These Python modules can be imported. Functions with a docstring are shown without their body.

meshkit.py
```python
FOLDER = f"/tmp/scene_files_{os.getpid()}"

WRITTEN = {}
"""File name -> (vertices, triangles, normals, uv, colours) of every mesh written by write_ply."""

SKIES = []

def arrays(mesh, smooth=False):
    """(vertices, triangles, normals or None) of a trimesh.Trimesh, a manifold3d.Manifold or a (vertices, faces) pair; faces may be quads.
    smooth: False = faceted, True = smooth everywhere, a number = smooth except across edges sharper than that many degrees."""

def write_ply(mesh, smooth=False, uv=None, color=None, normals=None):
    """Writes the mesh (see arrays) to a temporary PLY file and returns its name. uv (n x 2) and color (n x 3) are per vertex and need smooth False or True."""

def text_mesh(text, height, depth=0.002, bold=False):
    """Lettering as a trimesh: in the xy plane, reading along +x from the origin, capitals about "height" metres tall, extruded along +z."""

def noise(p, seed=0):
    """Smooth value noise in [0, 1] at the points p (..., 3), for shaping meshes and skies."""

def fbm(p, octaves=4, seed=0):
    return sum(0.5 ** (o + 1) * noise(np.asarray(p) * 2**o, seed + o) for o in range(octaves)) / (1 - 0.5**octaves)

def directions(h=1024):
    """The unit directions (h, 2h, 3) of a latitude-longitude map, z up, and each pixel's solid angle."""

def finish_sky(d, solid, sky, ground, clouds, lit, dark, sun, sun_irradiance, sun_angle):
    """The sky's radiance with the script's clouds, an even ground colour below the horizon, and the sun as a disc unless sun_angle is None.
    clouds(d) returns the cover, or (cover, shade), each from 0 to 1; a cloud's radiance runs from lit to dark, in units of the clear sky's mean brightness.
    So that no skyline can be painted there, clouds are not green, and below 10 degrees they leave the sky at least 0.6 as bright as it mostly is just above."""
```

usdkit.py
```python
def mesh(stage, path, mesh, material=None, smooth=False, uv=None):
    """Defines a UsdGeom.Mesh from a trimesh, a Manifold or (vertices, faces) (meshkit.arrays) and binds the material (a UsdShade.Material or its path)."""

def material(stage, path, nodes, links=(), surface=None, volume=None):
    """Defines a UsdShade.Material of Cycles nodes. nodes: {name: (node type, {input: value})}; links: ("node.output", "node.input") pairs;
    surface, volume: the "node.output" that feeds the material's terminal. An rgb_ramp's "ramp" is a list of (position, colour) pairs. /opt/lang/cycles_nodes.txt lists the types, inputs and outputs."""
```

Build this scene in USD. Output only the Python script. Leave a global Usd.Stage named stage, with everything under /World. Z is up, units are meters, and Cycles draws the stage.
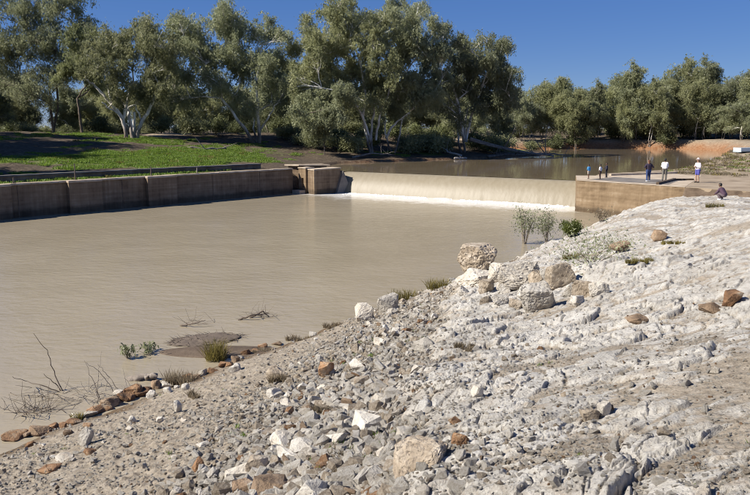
import math, random
import numpy as np, trimesh, manifold3d, shapely
import usdkit, meshkit
from pxr import Usd, UsdGeom, UsdLux, UsdShade, Sdf, Gf, Vt
from scipy.spatial import cKDTree

stage = Usd.Stage.CreateInMemory()
UsdGeom.SetStageUpAxis(stage, 'Z')
UsdGeom.Xform.Define(stage, '/World')
UsdGeom.Scope.Define(stage, '/World/Looks')
# ------------------------------------------------------------------ camera, sky, sun
FOC, CX, CY, EYE, HOR = 720.0, 375.0, 247.5, 6.1, 128.0
PITCH = math.atan((CY - HOR) / FOC)
cam = UsdGeom.Camera.Define(stage, '/World/camera')
cam.AddTranslateOp().Set(Gf.Vec3d(0, 0, EYE))
cam.AddRotateXOp().Set(90 - math.degrees(PITCH))
cam.CreateHorizontalApertureAttr(36.0)
cam.CreateFocalLengthAttr(36.0 * FOC / 750)
cam.CreateExposureAttr(0.95)
SUN_EL, SUN_AZ = math.radians(40), math.atan2(-0.94, -0.28)
SUN = np.array([math.sin(SUN_AZ) * math.cos(SUN_EL), math.cos(SUN_AZ) * math.cos(SUN_EL), math.sin(SUN_EL)])
sun = UsdLux.DistantLight.Define(stage, '/World/sun')
sun.CreateIntensityAttr(1.22); sun.CreateAngleAttr(0.53); sun.CreateNormalizeAttr(True)
sun.CreateColorAttr(Gf.Vec3f(1.0, 0.95, 0.87))
zc = Gf.Vec3d(*map(float, SUN)); xc = Gf.Cross(Gf.Vec3d(0, 0, 1), zc).GetNormalized(); yc = Gf.Cross(zc, xc)
sun.AddTransformOp().Set(Gf.Matrix4d(xc[0], xc[1], xc[2], 0, yc[0], yc[1], yc[2], 0, zc[0], zc[1], zc[2], 0, 0, 0, 60, 1))
sky_mat = usdkit.material(stage, '/World/Looks/sky_air', {
    'sky': ('sky_texture', {'sky_type': 'single_scattering', 'sun_disc': False, 'sun_elevation': SUN_EL, 'sun_rotation': SUN_AZ,
                            'altitude': 1500.0, 'air_density': 0.9, 'aerosol_density': 0.1, 'ozone_density': 2.5}),
    'mx': ('mix', {'fac': 0.60, 'color2': (0.42, 1.25, 3.9)}),
    'hs': ('hsv', {'hue': 0.51, 'saturation': 1.2, 'value': 0.9, 'fac': 1.0}),
    'bg': ('background_shader', {'strength': 0.062})}, [('sky.color', 'hs.color'), ('hs.color', 'mx.color1'), ('mx.color', 'bg.color')], surface='bg.background')
dome = UsdLux.DomeLight.Define(stage, '/World/sky')
UsdShade.MaterialBindingAPI.Apply(dome.GetPrim()).Bind(sky_mat)
dome.GetPrim().SetCustomDataByKey('kind', 'structure')
dome.GetPrim().SetCustomDataByKey('label', 'clear deep blue sky over the river')
dome.GetPrim().SetCustomDataByKey('category', 'sky')

# ------------------------------------------------------------------ helpers
def ray(x, y):
    a, b = (x - CX) / FOC, -(y - CY) / FOC
    return np.array([a, math.cos(PITCH) + b * math.sin(PITCH), -math.sin(PITCH) + b * math.cos(PITCH)])
def G(x, y, z):
    r = ray(x, y); t = (z - EYE) / r[2]
    return np.array([r[0] * t, r[1] * t, z])
def P(x, y, Y):
    r = ray(x, y); t = Y / r[1]
    return np.array([r[0] * t, Y, EYE + r[2] * t])
def PXM(Y): return Y / FOC * 1.0       # metres per photograph pixel at that depth

COUNT = {}
def numbered(parent, name):
    k = (parent, name); n = COUNT.get(k, 0); COUNT[k] = n + 1
    return f'{parent}/{name}' if n == 0 else f'{parent}/{name}_{n:03d}'
def tag(o, label=None, cat=None, group=None, kind=None):
    for k, v in (('label', label), ('category', cat), ('group', group), ('kind', kind)):
        if v: o.SetCustomDataByKey(k, v)
    return o
def obj(name, mesh, mat, parent=None, smooth=False, **t):
    p = numbered(str(parent.GetPath()) if parent else '/World', name)
    return tag(usdkit.mesh(stage, p, mesh, mat, smooth).GetPrim(), **t)
def thing(name, label, cat, loc=(0, 0, 0), rotz=0, scale=None, group=None, kind=None):
    x = UsdGeom.Xform.Define(stage, numbered('/World', name))
    x.AddTranslateOp().Set(Gf.Vec3d(*map(float, loc))); x.AddRotateZOp().Set(math.degrees(rotz))
    s = (1, 1, 1) if scale is None else (scale if np.ndim(scale) else (scale,) * 3)
    x.AddScaleOp().Set(Gf.Vec3f(*map(float, s)))
    return tag(x.GetPrim(), label, cat, group, kind)
def dup(root, loc, rotz, scale, label, group=None):
    was = root.GetCustomData(); name = root.GetName().rsplit('_0', 1)[0]
    r = thing(name, label, was['category'], loc, rotz, scale, group or was.get('group'))
    r.GetReferences().AddInternalReference(root.GetPath()); r.SetInstanceable(True)
    return r
def cat_m(ms): return trimesh.util.concatenate(ms)
def box(x0, x1, y0, y1, z0, z1):
    m = trimesh.creation.box((x1 - x0, y1 - y0, z1 - z0)); m.apply_translation(((x0 + x1) / 2, (y0 + y1) / 2, (z0 + z1) / 2)); return m
def prism(poly, z0, z1):
    m = trimesh.creation.extrude_polygon(shapely.Polygon(poly), z1 - z0, engine='earcut'); m.apply_translation((0, 0, z0)); return m
def tube(pts, rad, n=6):
    pts = np.asarray(pts, float); rad = np.broadcast_to(np.asarray(rad, float), len(pts))
    t = np.gradient(pts, axis=0); t /= np.linalg.norm(t, axis=1, keepdims=True) + 1e-9
    ref = np.array([0.31, 0.95, 0.05]) if abs(t[0][1]) < 0.9 else np.array([1.0, 0.1, 0.1])
    u = np.cross(t, ref); u /= np.linalg.norm(u, axis=1, keepdims=True) + 1e-9; w = np.cross(t, u)
    a = np.arange(n) * 2 * np.pi / n
    v = pts[:, None] + rad[:, None, None] * (np.cos(a)[None, :, None] * u[:, None] + np.sin(a)[None, :, None] * w[:, None])
    v = v.reshape(-1, 3); k = len(pts); f = []
    i = np.arange((k - 1))[:, None] * n; j = np.arange(n)[None]; j2 = (j + 1) % n
    q = np.stack([i + j, i + j2, i + n + j2, i + n + j], -1).reshape(-1, 4)
    f = np.vstack([q[:, [0, 2, 1]], q[:, [0, 3, 2]]])
    c0 = [[0, m, m + 1] for m in range(1, n - 1)]; o = (k - 1) * n; c1 = [[o, o + m + 1, o + m] for m in range(1, n - 1)]
    return trimesh.Trimesh(v, np.vstack([f, c0, c1]), process=False)
def sm(a, b, x):
    t = np.clip((np.asarray(x, float) - a) / (b - a), 0, 1); return t * t * (3 - 2 * t)
def xy3(x, y, k=1.0, z=0.0): return np.stack([x * k, y * k, np.full_like(x, z)], -1)
def fb(x, y, k, o=4, seed=0): return meshkit.fbm(xy3(x, y, k, seed * 7.3), o, seed) - 0.5
def bezier(p0, p1, p2, n=7):
    t = np.linspace(0, 1, n)[:, None]; return (1 - t) ** 2 * p0 + 2 * t * (1 - t) * p1 + t * t * p2
def mesh_attr(prim, **attrs):
    api = UsdGeom.PrimvarsAPI(prim)
    for k, v in attrs.items():
        api.CreatePrimvar(k, Sdf.ValueTypeNames.Color3fArray, 'vertex').Set(Vt.Vec3fArray.FromNumpy(np.asarray(v, np.float32)))

# ------------------------------------------------------------------ materials
L = '/World/Looks/'
def M(name, nodes, links, surface='p.BSDF'): return usdkit.material(stage, L + name, nodes, links, surface=surface)
def dim(ramp, k): return [(p_, tuple(k * c for c in col)) for p_, col in ramp]
def mottled(name, ramp, scale=3.0, rough=0.9, bump=0.3, bdist=0.02, bscale=None, vary=0.0, detail=6, spec=0.3, world=False, stretch=None):
    ramp = dim(ramp, .86)
    nodes = {'g': ('geometry', {}), 'tc': ('texture_coordinate', {}), 'mp': ('mapping', {'scale': stretch or (1, 1, 1)}),
             'n': ('noise_texture', {'scale': scale, 'detail': detail, 'roughness': 0.62}),
             'r': ('rgb_ramp', {'ramp': ramp}), 'oi': ('object_info', {}),
             'nb': ('noise_texture', {'scale': bscale or scale * 5, 'detail': 5, 'roughness': 0.65}),
             'b': ('bump', {'strength': bump, 'distance': bdist}),
             'mr': ('map_range', {'from_min': 0.0, 'from_max': 1.0, 'to_min': 1 - vary, 'to_max': 1 + vary}),
             'h': ('hsv', {}), 'p': ('principled_bsdf', {'roughness': rough, 'specular_ior_level': spec})}
    src = 'g.position' if world else 'tc.object'
    return M(name, nodes, [(src, 'mp.vector'), ('mp.vector', 'n.vector'), ('mp.vector', 'nb.vector'), ('n.fac', 'r.fac'), ('oi.random', 'mr.value'),
                           ('mr.result', 'h.value'), ('r.color', 'h.color'), ('h.color', 'p.base_color'), ('nb.fac', 'b.height'), ('b.normal', 'p.normal')])
def wall_mat(name, ramp, tide):
    ramp = dim(ramp, .86)
    return M(name, {'g': ('geometry', {}), 's': ('separate_xyz', {}), 'm1': ('mapping', {'scale': (.5, .5, .5)}), 'n1': ('noise_texture', {'scale': 1.6, 'detail': 7, 'roughness': .65}), 'm2': ('mapping', {'scale': (3.5, 3.5, .12)}), 'n2': ('noise_texture', {'scale': 1.0, 'detail': 5, 'roughness': .7}),
        'm3': ('mapping', {'scale': (.15, .15, 5.5)}), 'n3': ('noise_texture', {'scale': 1.0, 'detail': 3}), 'a1': ('math', {'math_type': 'multiply_add', 'value2': .45}), 'a2': ('math', {'math_type': 'multiply_add', 'value2': .3}), 'a3': ('math', {'math_type': 'multiply', 'value2': .25}),
        'r': ('rgb_ramp', {'ramp': ramp}), 'tz': ('math', {'math_type': 'multiply_add', 'value2': .35}), 'td': ('map_range', {'from_min': tide, 'from_max': tide + .22, 'to_min': .5, 'to_max': 1.0, 'clamp': True}), 'h': ('hsv', {}),
        'nb': ('noise_texture', {'scale': 7.0, 'detail': 6, 'roughness': .7}), 'b': ('bump', {'strength': .6, 'distance': .03}), 'b2': ('bump', {'strength': .35, 'distance': .03}), 'p': ('principled_bsdf', {'roughness': .92, 'specular_ior_level': .25})},
        [('g.position', 'm1.vector'), ('m1.vector', 'n1.vector'), ('g.position', 'm2.vector'), ('m2.vector', 'n2.vector'), ('g.position', 'm3.vector'), ('m3.vector', 'n3.vector'), ('n1.fac', 'a1.value1'), ('n2.fac', 'a2.value1'), ('n3.fac', 'a3.value1'), ('a3.result' if 0 else 'a3.value', 'a2.value3'), ('a2.value', 'a1.value3'), ('a1.value', 'r.fac'),
         ('g.position', 's.vector'), ('n1.fac', 'tz.value1'), ('s.z', 'tz.value3'), ('tz.value', 'td.value'), ('td.result', 'h.value'), ('r.color', 'h.color'), ('h.color', 'p.base_color'), ('g.position', 'nb.vector'), ('nb.fac', 'b.height'), ('n3.fac', 'b2.height'), ('b.normal', 'b2.normal'), ('b2.normal', 'p.normal')])
def plain(name, c, rough=0.8, spec=0.3): return mottled(name, [(0, tuple(0.85 * v for v in c)), (1, tuple(1.12 * v for v in c))], 6.0, rough, 0.1, 0.005, spec=spec)

white_rock = mottled('white_rock', [(0.25, (.28, .235, .18)), (.42, (.415, .375, .315)), (.58, (.485, .45, .395)), (.78, (.55, .515, .46))], 5, 0.95, 0.9, 0.05, 16, 0.22)
pale_rock = mottled('pale_rock', [(0.25, (.31, .26, .2)), (.5, (.49, .44, .365)), (.75, (.6, .55, .475))], 6, 0.95, 0.9, 0.05, 18, 0.22)
grey_rock = mottled('grey_rock', [(0.25, (.25, .22, .18)), (.5, (.45, .41, .35)), (.75, (.57, .53, .465))], 6, 0.95, 0.9, 0.05, 18, 0.3)
beige_rock = mottled('beige_rock', [(0.25, (.17, .128, .086)), (.5, (.33, .27, .20)), (.75, (.5, .44, .36))], 5, 0.95, 0.9, 0.05, 16, 0.2)
orange_rock = mottled('orange_rock', [(0.3, (.07, .045, .028)), (.44, (.17, .092, .048)), (.54, (.27, .155, .08)), (.64, (.33, .25, .17)), (.8, (.42, .36, .28))], 4, 0.9, 0.9, 0.05, 14, 0.25)
brown_rock = mottled('brown_rock', [(0.3, (.12, .08, .05)), (.5, (.24, .165, .105)), (.75, (.36, .28, .2))], 5, 0.95, 0.9, 0.05, 16, 0.2)
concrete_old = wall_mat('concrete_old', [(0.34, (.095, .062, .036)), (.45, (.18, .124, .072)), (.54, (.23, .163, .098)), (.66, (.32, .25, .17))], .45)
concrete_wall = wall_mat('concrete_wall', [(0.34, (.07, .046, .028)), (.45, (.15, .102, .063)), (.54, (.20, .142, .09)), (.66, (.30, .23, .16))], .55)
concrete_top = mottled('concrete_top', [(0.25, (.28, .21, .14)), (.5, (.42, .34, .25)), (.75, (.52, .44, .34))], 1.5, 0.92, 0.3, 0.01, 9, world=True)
concrete_dark = mottled('concrete_dark', [(0.25, (.10, .085, .075)), (.5, (.17, .15, .13)), (.75, (.26, .23, .19))], 0.8, 0.85, 0.3, 0.01, 6, world=True)
earth_dark = mottled('earth_dark', [(0.25, (.055, .038, .026)), (.5, (.11, .078, .053)), (.75, (.18, .135, .095))], 1.2, 0.95, 0.6, 0.04, 7, world=True, stretch=(1, 1, 2))  # one deep brown for mud, wall joints and the painted slot shadow
def bark(name):
    return M(name, {'tc': ('texture_coordinate', {}), 'mp': ('mapping', {'scale': (1, 1, .35)}), 'n': ('noise_texture', {'scale': 1.4, 'detail': 6, 'roughness': .65}), 's': ('separate_xyz', {}),
        'up': ('rgb_ramp', {'ramp': [(0.3, (.2, .16, .12)), (.42, (.52, .48, .41)), (.6, (.76, .73, .67))]}), 'lo': ('rgb_ramp', {'ramp': [(.3, (.06, .045, .035)), (.7, (.24, .2, .165))]}),
        'ad': ('math', {'math_type': 'multiply_add', 'value2': 3.0}), 'mr': ('map_range', {'from_min': 2.6, 'from_max': 4.2, 'clamp': True}), 'mx': ('mix', {}), 'b': ('bump', {'strength': .4, 'distance': .03}), 'p': ('principled_bsdf', {'roughness': .85, 'specular_ior_level': .3})},
        [('tc.object', 'mp.vector'), ('mp.vector', 'n.vector'), ('tc.object', 's.vector'), ('n.fac', 'ad.value1'), ('s.z', 'ad.value3'), ('ad.value', 'mr.value'), ('mr.result', 'mx.fac'), ('n.fac', 'up.fac'), ('n.fac', 'lo.fac'),
         ('lo.color', 'mx.color1'), ('up.color', 'mx.color2'), ('mx.color', 'p.base_color'), ('n.fac', 'b.height'), ('b.normal', 'p.normal')])
bark_white = bark('bark_white')
bark_old = mottled('bark_old', [(0.3, (.2, .16, .12)), (.45, (.42, .38, .32)), (.65, (.62, .58, .52))], 1.4, 0.85, 0.3, 0.03, 6, 0.1, stretch=(1, 1, .35))
bark_dark = mottled('bark_dark', [(0.3, (.06, .045, .035)), (.55, (.14, .11, .085)), (.8, (.27, .23, .19))], 2.0, 0.95, 0.7, 0.05, 8, 0.1, stretch=(1, 1, .3))
dead_wood = mottled('dead_wood', [(0.3, (.12, .095, .075)), (.55, (.24, .2, .165)), (.8, (.42, .37, .31))], 4, 0.95, 0.5, 0.02, 15, 0.15)
def leafmat(name, c0, c1, c2, trans=0.48, scale=0.5):
    return M(name, {'tc': ('texture_coordinate', {}), 'n': ('noise_texture', {'scale': scale, 'detail': 3}), 'g': ('geometry', {}),
                    'a': ('math', {'math_type': 'multiply_add', 'value2': 0.35}), 'r': ('rgb_ramp', {'ramp': [(0.35, c0), (0.6, c1), (0.9, c2)]}),
                    'oi': ('object_info', {}), 'mr': ('map_range', {'to_min': 0.8, 'to_max': 1.2}), 'h': ('hsv', {}),
                    'p': ('principled_bsdf', {'roughness': 0.5, 'specular_ior_level': 0.35}), 't': ('translucent_bsdf', {}), 'm': ('mix_closure', {'fac': trans})},
             [('tc.object', 'n.vector'), ('g.random_per_island', 'a.value1'), ('n.fac', 'a.value3'), ('a.value', 'r.fac'), ('oi.random', 'mr.value'), ('mr.result', 'h.value'),
              ('r.color', 'h.color'), ('h.color', 'p.base_color'), ('h.color', 't.color'), ('p.BSDF', 'm.closure1'), ('t.BSDF', 'm.closure2')], 'm.closure')
leaf_gum = leafmat('leaf_gum', (0.172, 0.185, 0.100), (0.281, 0.294, 0.164), (0.415, 0.415, 0.264))
leaf_olive = leafmat('leaf_olive', (0.190, 0.202, 0.098), (0.311, 0.315, 0.158), (0.429, 0.430, 0.253))
leaf_grey = leafmat('leaf_grey', (0.181, 0.194, 0.108), (0.299, 0.314, 0.178), (0.426, 0.431, 0.261))
leaf_dark = leafmat('leaf_dark', (0.131, 0.145, 0.068), (0.222, 0.239, 0.105), (0.343, 0.340, 0.170))
leaf_bush = leafmat('leaf_bush', (.06, .08, .015), (.13, .15, .03), (.2, .2, .06), scale=3)
grass_green = leafmat('grass_green', (.11, .17, .025), (.18, .26, .04), (.25, .32, .07), scale=.2)
grass_yellow = leafmat('grass_yellow', (.12, .1, .03), (.22, .18, .05), (.33, .27, .1), scale=3)
grass_dry = leafmat('grass_dry', (.14, .11, .07), (.26, .21, .14), (.38, .32, .22), scale=3)
stem_grey = plain('stem_grey', (.26, .22, .17))
twig_brown = plain('twig_brown', (.13, .1, .075))
foam_mat = M('foam', {'p': ('principled_bsdf', {'base_color': (.78, .77, .74), 'roughness': 0.6}), 'g': ('geometry', {}), 'n': ('noise_texture', {'scale': 9.0, 'detail': 4}),
                      'b': ('bump', {'strength': 0.5, 'distance': 0.05})}, [('g.position', 'n.vector'), ('n.fac', 'b.height'), ('b.normal', 'p.normal')])
def water_mat(name, c0, c1, rough, spec, layers, foam=None, cscale=0.25, cstretch=(1, 1, 1)):
    """layers: (mapping scale, mapping rotation z, strength, distance)"""
    nodes = {'g': ('geometry', {}), 'n': ('noise_texture', {'scale': cscale, 'detail': 4}), 'r': ('rgb_ramp', {'ramp': [(0.3, c0), (0.7, c1)]}),
             'p': ('principled_bsdf', {'roughness': rough, 'ior': 1.33, 'specular_ior_level': spec})}
    nodes['mc'] = ('mapping', {'scale': cstretch})
    links = [('g.position', 'mc.vector'), ('mc.vector', 'n.vector'), ('n.fac', 'r.fac')]
    prev = None
    for i, (sc, rz, st, di) in enumerate(layers):
        nodes[f'm{i}'] = ('mapping', {'scale': sc, 'rotation': (0, 0, rz)}); nodes[f'n{i}'] = ('noise_texture', {'scale': 1.0, 'detail': 3, 'distortion': 0.4})
        nodes[f'b{i}'] = ('bump', {'strength': st, 'distance': di})
        links += [('g.position', f'm{i}.vector'), (f'm{i}.vector', f'n{i}.vector'), (f'n{i}.fac', f'b{i}.height')]
        if prev: links.append((prev, f'b{i}.normal'))
        prev = f'b{i}.normal'
    links.append((prev, 'p.normal'))
    col = 'r.color'
    if foam:
        nodes['at'] = ('attribute', {'attribute': 'foam'}); nodes['sx'] = ('separate_xyz', {})
        nodes['mf'] = ('mapping', {'scale': foam, 'rotation': (0, 0, 0.56)}); nodes['nf'] = ('noise_texture', {'scale': 1.0, 'detail': 7, 'roughness': 0.7, 'distortion': 0.8})
        nodes['ad'] = ('math', {'math_type': 'add'}); nodes['mrf'] = ('map_range', {'from_min': 1.0, 'from_max': 1.25, 'clamp': True})
        nodes['mx'] = ('mix', {'color2': (.62, .59, .54)})
        links += [('at.vector', 'sx.vector'), ('g.position', 'mf.vector'), ('mf.vector', 'nf.vector'), ('nf.fac', 'ad.value1'), ('sx.x', 'ad.value2'), ('ad.value', 'mrf.value'), ('mrf.result', 'mx.fac'), ('r.color', 'mx.color1')]
        col = 'mx.color'
    links.append((col, 'p.base_color'))
    return M(name, nodes, links)
pool_mat = water_mat('muddy_pool', (.245, .205, .142), (.275, .232, .165), 0.16, 0.35,
                     [((1.7, 3.1, 1), 0.5, 0.30, 0.09), ((6, 10, 1), 0.35, 0.25, 0.025), ((.35, .5, 1), 0.4, 0.12, 0.3)], foam=(1.3, 3.2, 1))
river_mat = water_mat('river_above', (.15, .115, .072), (.18, .14, .09), 0.05, 0.5, [((.5, 1.6, 1), 0.1, 0.06, 0.06), ((3, 7, 1), 0.2, 0.05, 0.02)])
fall_mat = water_mat('falling_water', (.185, .155, .105), (.21, .18, .128), 0.4, 0.25, [((5, 5, .7), 0.56, 0.3, 0.02), ((14, 14, 1.2), 0.56, 0.2, 0.01)], foam=(7, 7, .8), cscale=1.0, cstretch=(3.2, 3.2, .35))

# ground: masks r = grass, g = orange sand, b = pale sand
ground_mat = M('bank_ground', {
    'g': ('geometry', {}), 'at': ('attribute', {'attribute': 'mask'}), 's': ('separate_xyz', {}),
    'n1': ('noise_texture', {'scale': 0.35, 'detail': 7, 'roughness': .65}), 'n2': ('noise_texture', {'scale': 2.6, 'detail': 6, 'roughness': .7}),
    'soil': ('rgb_ramp', {'ramp': [(.3, (.032, .024, .017)), (.5, (.072, .054, .037)), (.7, (.135, .105, .073))]}),
    'grass': ('rgb_ramp', {'ramp': [(.3, (.085, .125, .02)), (.5, (.15, .215, .034)), (.72, (.2, .255, .055))]}),
    'orng': ('rgb_ramp', {'ramp': [(.3, (.14, .055, .022)), (.5, (.22, .112, .056)), (.7, (.27, .17, .10))]}),
    'pale': ('rgb_ramp', {'ramp': [(.3, (.15, .115, .08)), (.5, (.235, .185, .13)), (.7, (.30, .245, .18))]}),
    'm1': ('mix', {}), 'm2': ('mix', {}), 'm3': ('mix', {}), 'b': ('bump', {'strength': 0.8, 'distance': 0.12}), 'p': ('principled_bsdf', {'roughness': .95, 'specular_ior_level': .15})},
    [('g.position', 'n1.vector'), ('g.position', 'n2.vector'), ('at.vector', 's.vector'), ('n2.fac', 'soil.fac'), ('n2.fac', 'grass.fac'), ('n2.fac', 'orng.fac'), ('n2.fac', 'pale.fac'),
     ('soil.color', 'm1.color1'), ('grass.color', 'm1.color2'), ('s.x', 'm1.fac'), ('m1.color', 'm2.color1'), ('pale.color', 'm2.color2'), ('s.z', 'm2.fac'),
     ('m2.color', 'm3.color1'), ('orng.color', 'm3.color2'), ('s.y', 'm3.fac'), ('m3.color', 'p.base_color'), ('n2.fac', 'b.height'), ('b.normal', 'p.normal')])
# rocky slope: masks r = bedrock, g = soil in the hollows, b = rusty waterline
slope_mat = M('rocky_slope', {
    'g': ('geometry', {}), 'at': ('attribute', {'attribute': 'mask'}), 's': ('separate_xyz', {}),
    'n1': ('noise_texture', {'scale': 0.9, 'detail': 8, 'roughness': .62}), 'n2': ('noise_texture', {'scale': 9.0, 'detail': 7, 'roughness': .68}), 'n3': ('noise_texture', {'scale': 45.0, 'detail': 4, 'roughness': .7}),
    'ad': ('math', {'math_type': 'multiply_add', 'value2': 0.40}), 'ml': ('math', {'math_type': 'multiply_add', 'value2': 0.38}), 'ml3': ('math', {'math_type': 'multiply', 'value2': 0.22}),
    'rock': ('rgb_ramp', {'ramp': [(.30, (.115, .094, .07)), (.38, (.225, .196, .157)), (.45, (.355, .327, .283)), (.53, (.45, .423, .378)), (.63, (.53, .506, .462)), (.74, (.62, .60, .56))]}),
    'soil': ('rgb_ramp', {'ramp': [(.3, (.17, .136, .098)), (.5, (.285, .24, .183)), (.7, (.39, .338, .272))]}),
    'rust': ('rgb_ramp', {'ramp': [(.3, (.06, .042, .027)), (.5, (.125, .085, .05)), (.7, (.2, .15, .095))]}),
    'vor': ('voronoi_texture', {'scale': 38.0}), 'vb': ('bump', {'strength': 0.35, 'distance': 0.02}),
    'stn': ('noise_texture', {'scale': 2.3, 'detail': 5, 'roughness': .6, 'distortion': .6}), 'strp': ('map_range', {'from_min': .56, 'from_max': .68, 'to_min': 0, 'to_max': .55, 'clamp': True}), 'li': ('noise_texture', {'scale': 1.3, 'detail': 9, 'roughness': .72, 'distortion': .3}), 'lr': ('map_range', {'from_min': .5, 'from_max': .66, 'to_min': 0, 'to_max': .5, 'clamp': True}), 'mli': ('mix', {'color2': (.235, .222, .2)}), 'ms': ('mix', {'color2': (.26, .19, .118)}),
    'm1': ('mix', {}), 'm2': ('mix', {}), 'b': ('bump', {'strength': 1.0, 'distance': 0.06}), 'b2': ('bump', {'strength': 0.9, 'distance': 0.016}), 'p': ('principled_bsdf', {'roughness': .96, 'specular_ior_level': .15})},
    [('g.position', 'n1.vector'), ('g.position', 'n2.vector'), ('g.position', 'n3.vector'), ('g.position', 'stn.vector'), ('g.position', 'vor.vector'), ('at.vector', 's.vector'), ('n2.fac', 'ml.value1'), ('n1.fac', 'ad.value1'), ('n3.fac', 'ml3.value1'), ('ml3.value', 'ml.value3'), ('ml.value', 'ad.value3'),
     ('ad.value', 'rock.fac'), ('n2.fac', 'soil.fac'), ('n2.fac', 'rust.fac'), ('stn.fac', 'strp.value'), ('strp.result', 'ms.fac'), ('rock.color', 'ms.color1'), ('g.position', 'li.vector'), ('li.fac', 'lr.value'), ('lr.result', 'mli.fac'), ('ms.color', 'mli.color1'), ('mli.color', 'm1.color1'), ('soil.color', 'm1.color2'), ('s.y', 'm1.fac'),
     ('m1.color', 'm2.color1'), ('rust.color', 'm2.color2'), ('s.z', 'm2.fac'), ('m2.color', 'p.base_color'), ('n2.fac', 'b.height'), ('n3.fac', 'b2.height'), ('b.normal', 'b2.normal'), ('vor.distance', 'vb.height'), ('b2.normal', 'vb.normal'), ('vb.normal', 'p.normal')])

# ------------------------------------------------------------------ key lines of the place (metres)
POOL, RIVER, DECK = 0.0, 1.95, 2.3
W0, W1 = G(0, 220, 0)[:2], G(297, 193.2, 0)[:2]           # foot of the training wall
wu = (W1 - W0) / np.linalg.norm(W1 - W0); wn = np.array([wu[1], -wu[0]])   # along the wall, towards the pool
K0, K1 = G(350, 171.8, 1.9)[:2], G(580, 181.2, 1.9)[:2]  # weir crest
ku = (K1 - K0) / np.linalg.norm(K1 - K0); kn = np.array([ku[1], -ku[0]])
C0, C1 = G(577, 180.2, DECK)[:2], G(685, 187, DECK)[:2]   # platform corner and where its pale wall ends
C2 = G(800, 195, DECK)[:2]
SA = G(0, 445, 0)[:2]; SB = G(575, 238, 0)[:2]
su = (SB - SA) / np.linalg.norm(SB - SA); sn = np.array([su[1], -su[0]])

# ------------------------------------------------------------------ the rocky slope in front
def voronoi(x, y, cell, seed, ax=(1.0, 1.0), ang=0.0):
    ca, sa = math.cos(ang), math.sin(ang)
    u, v = (x * ca + y * sa) / (cell * ax[0]), (-x * sa + y * ca) / (cell * ax[1])
    iu, iv = np.floor(u).astype(np.int64), np.floor(v).astype(np.int64)
    f1 = np.full(u.shape, 9.0); f2 = f1.copy(); hid = np.zeros(u.shape); gx = np.zeros(u.shape); gy = np.zeros(u.shape)
    def h(a, b, k):
        z = (a * 374761393 + b * 668265263 + (seed * 7 + k) * 974634221) & 0xFFFFFFFF
        z = ((z ^ (z >> 13)) * 1274126177) & 0xFFFFFFFF
        return ((z ^ (z >> 16)) & 0xFFFF) / 65535.0
    for i in (-1, 0, 1):
        for j in (-1, 0, 1):
            a, b = iu + i, iv + j
            du, dv = a + h(a, b, 1) - u, b + h(a, b, 2) - v
            d = np.hypot(du, dv); near = d < f1
            f2 = np.where(near, f1, np.minimum(f2, d)); f1 = np.where(near, d, f1)
            hid = np.where(near, h(a, b, 3), hid); gx = np.where(near, -du, gx); gy = np.where(near, -dv, gy)
    return f1, f2 - f1, hid, gx, gy

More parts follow.
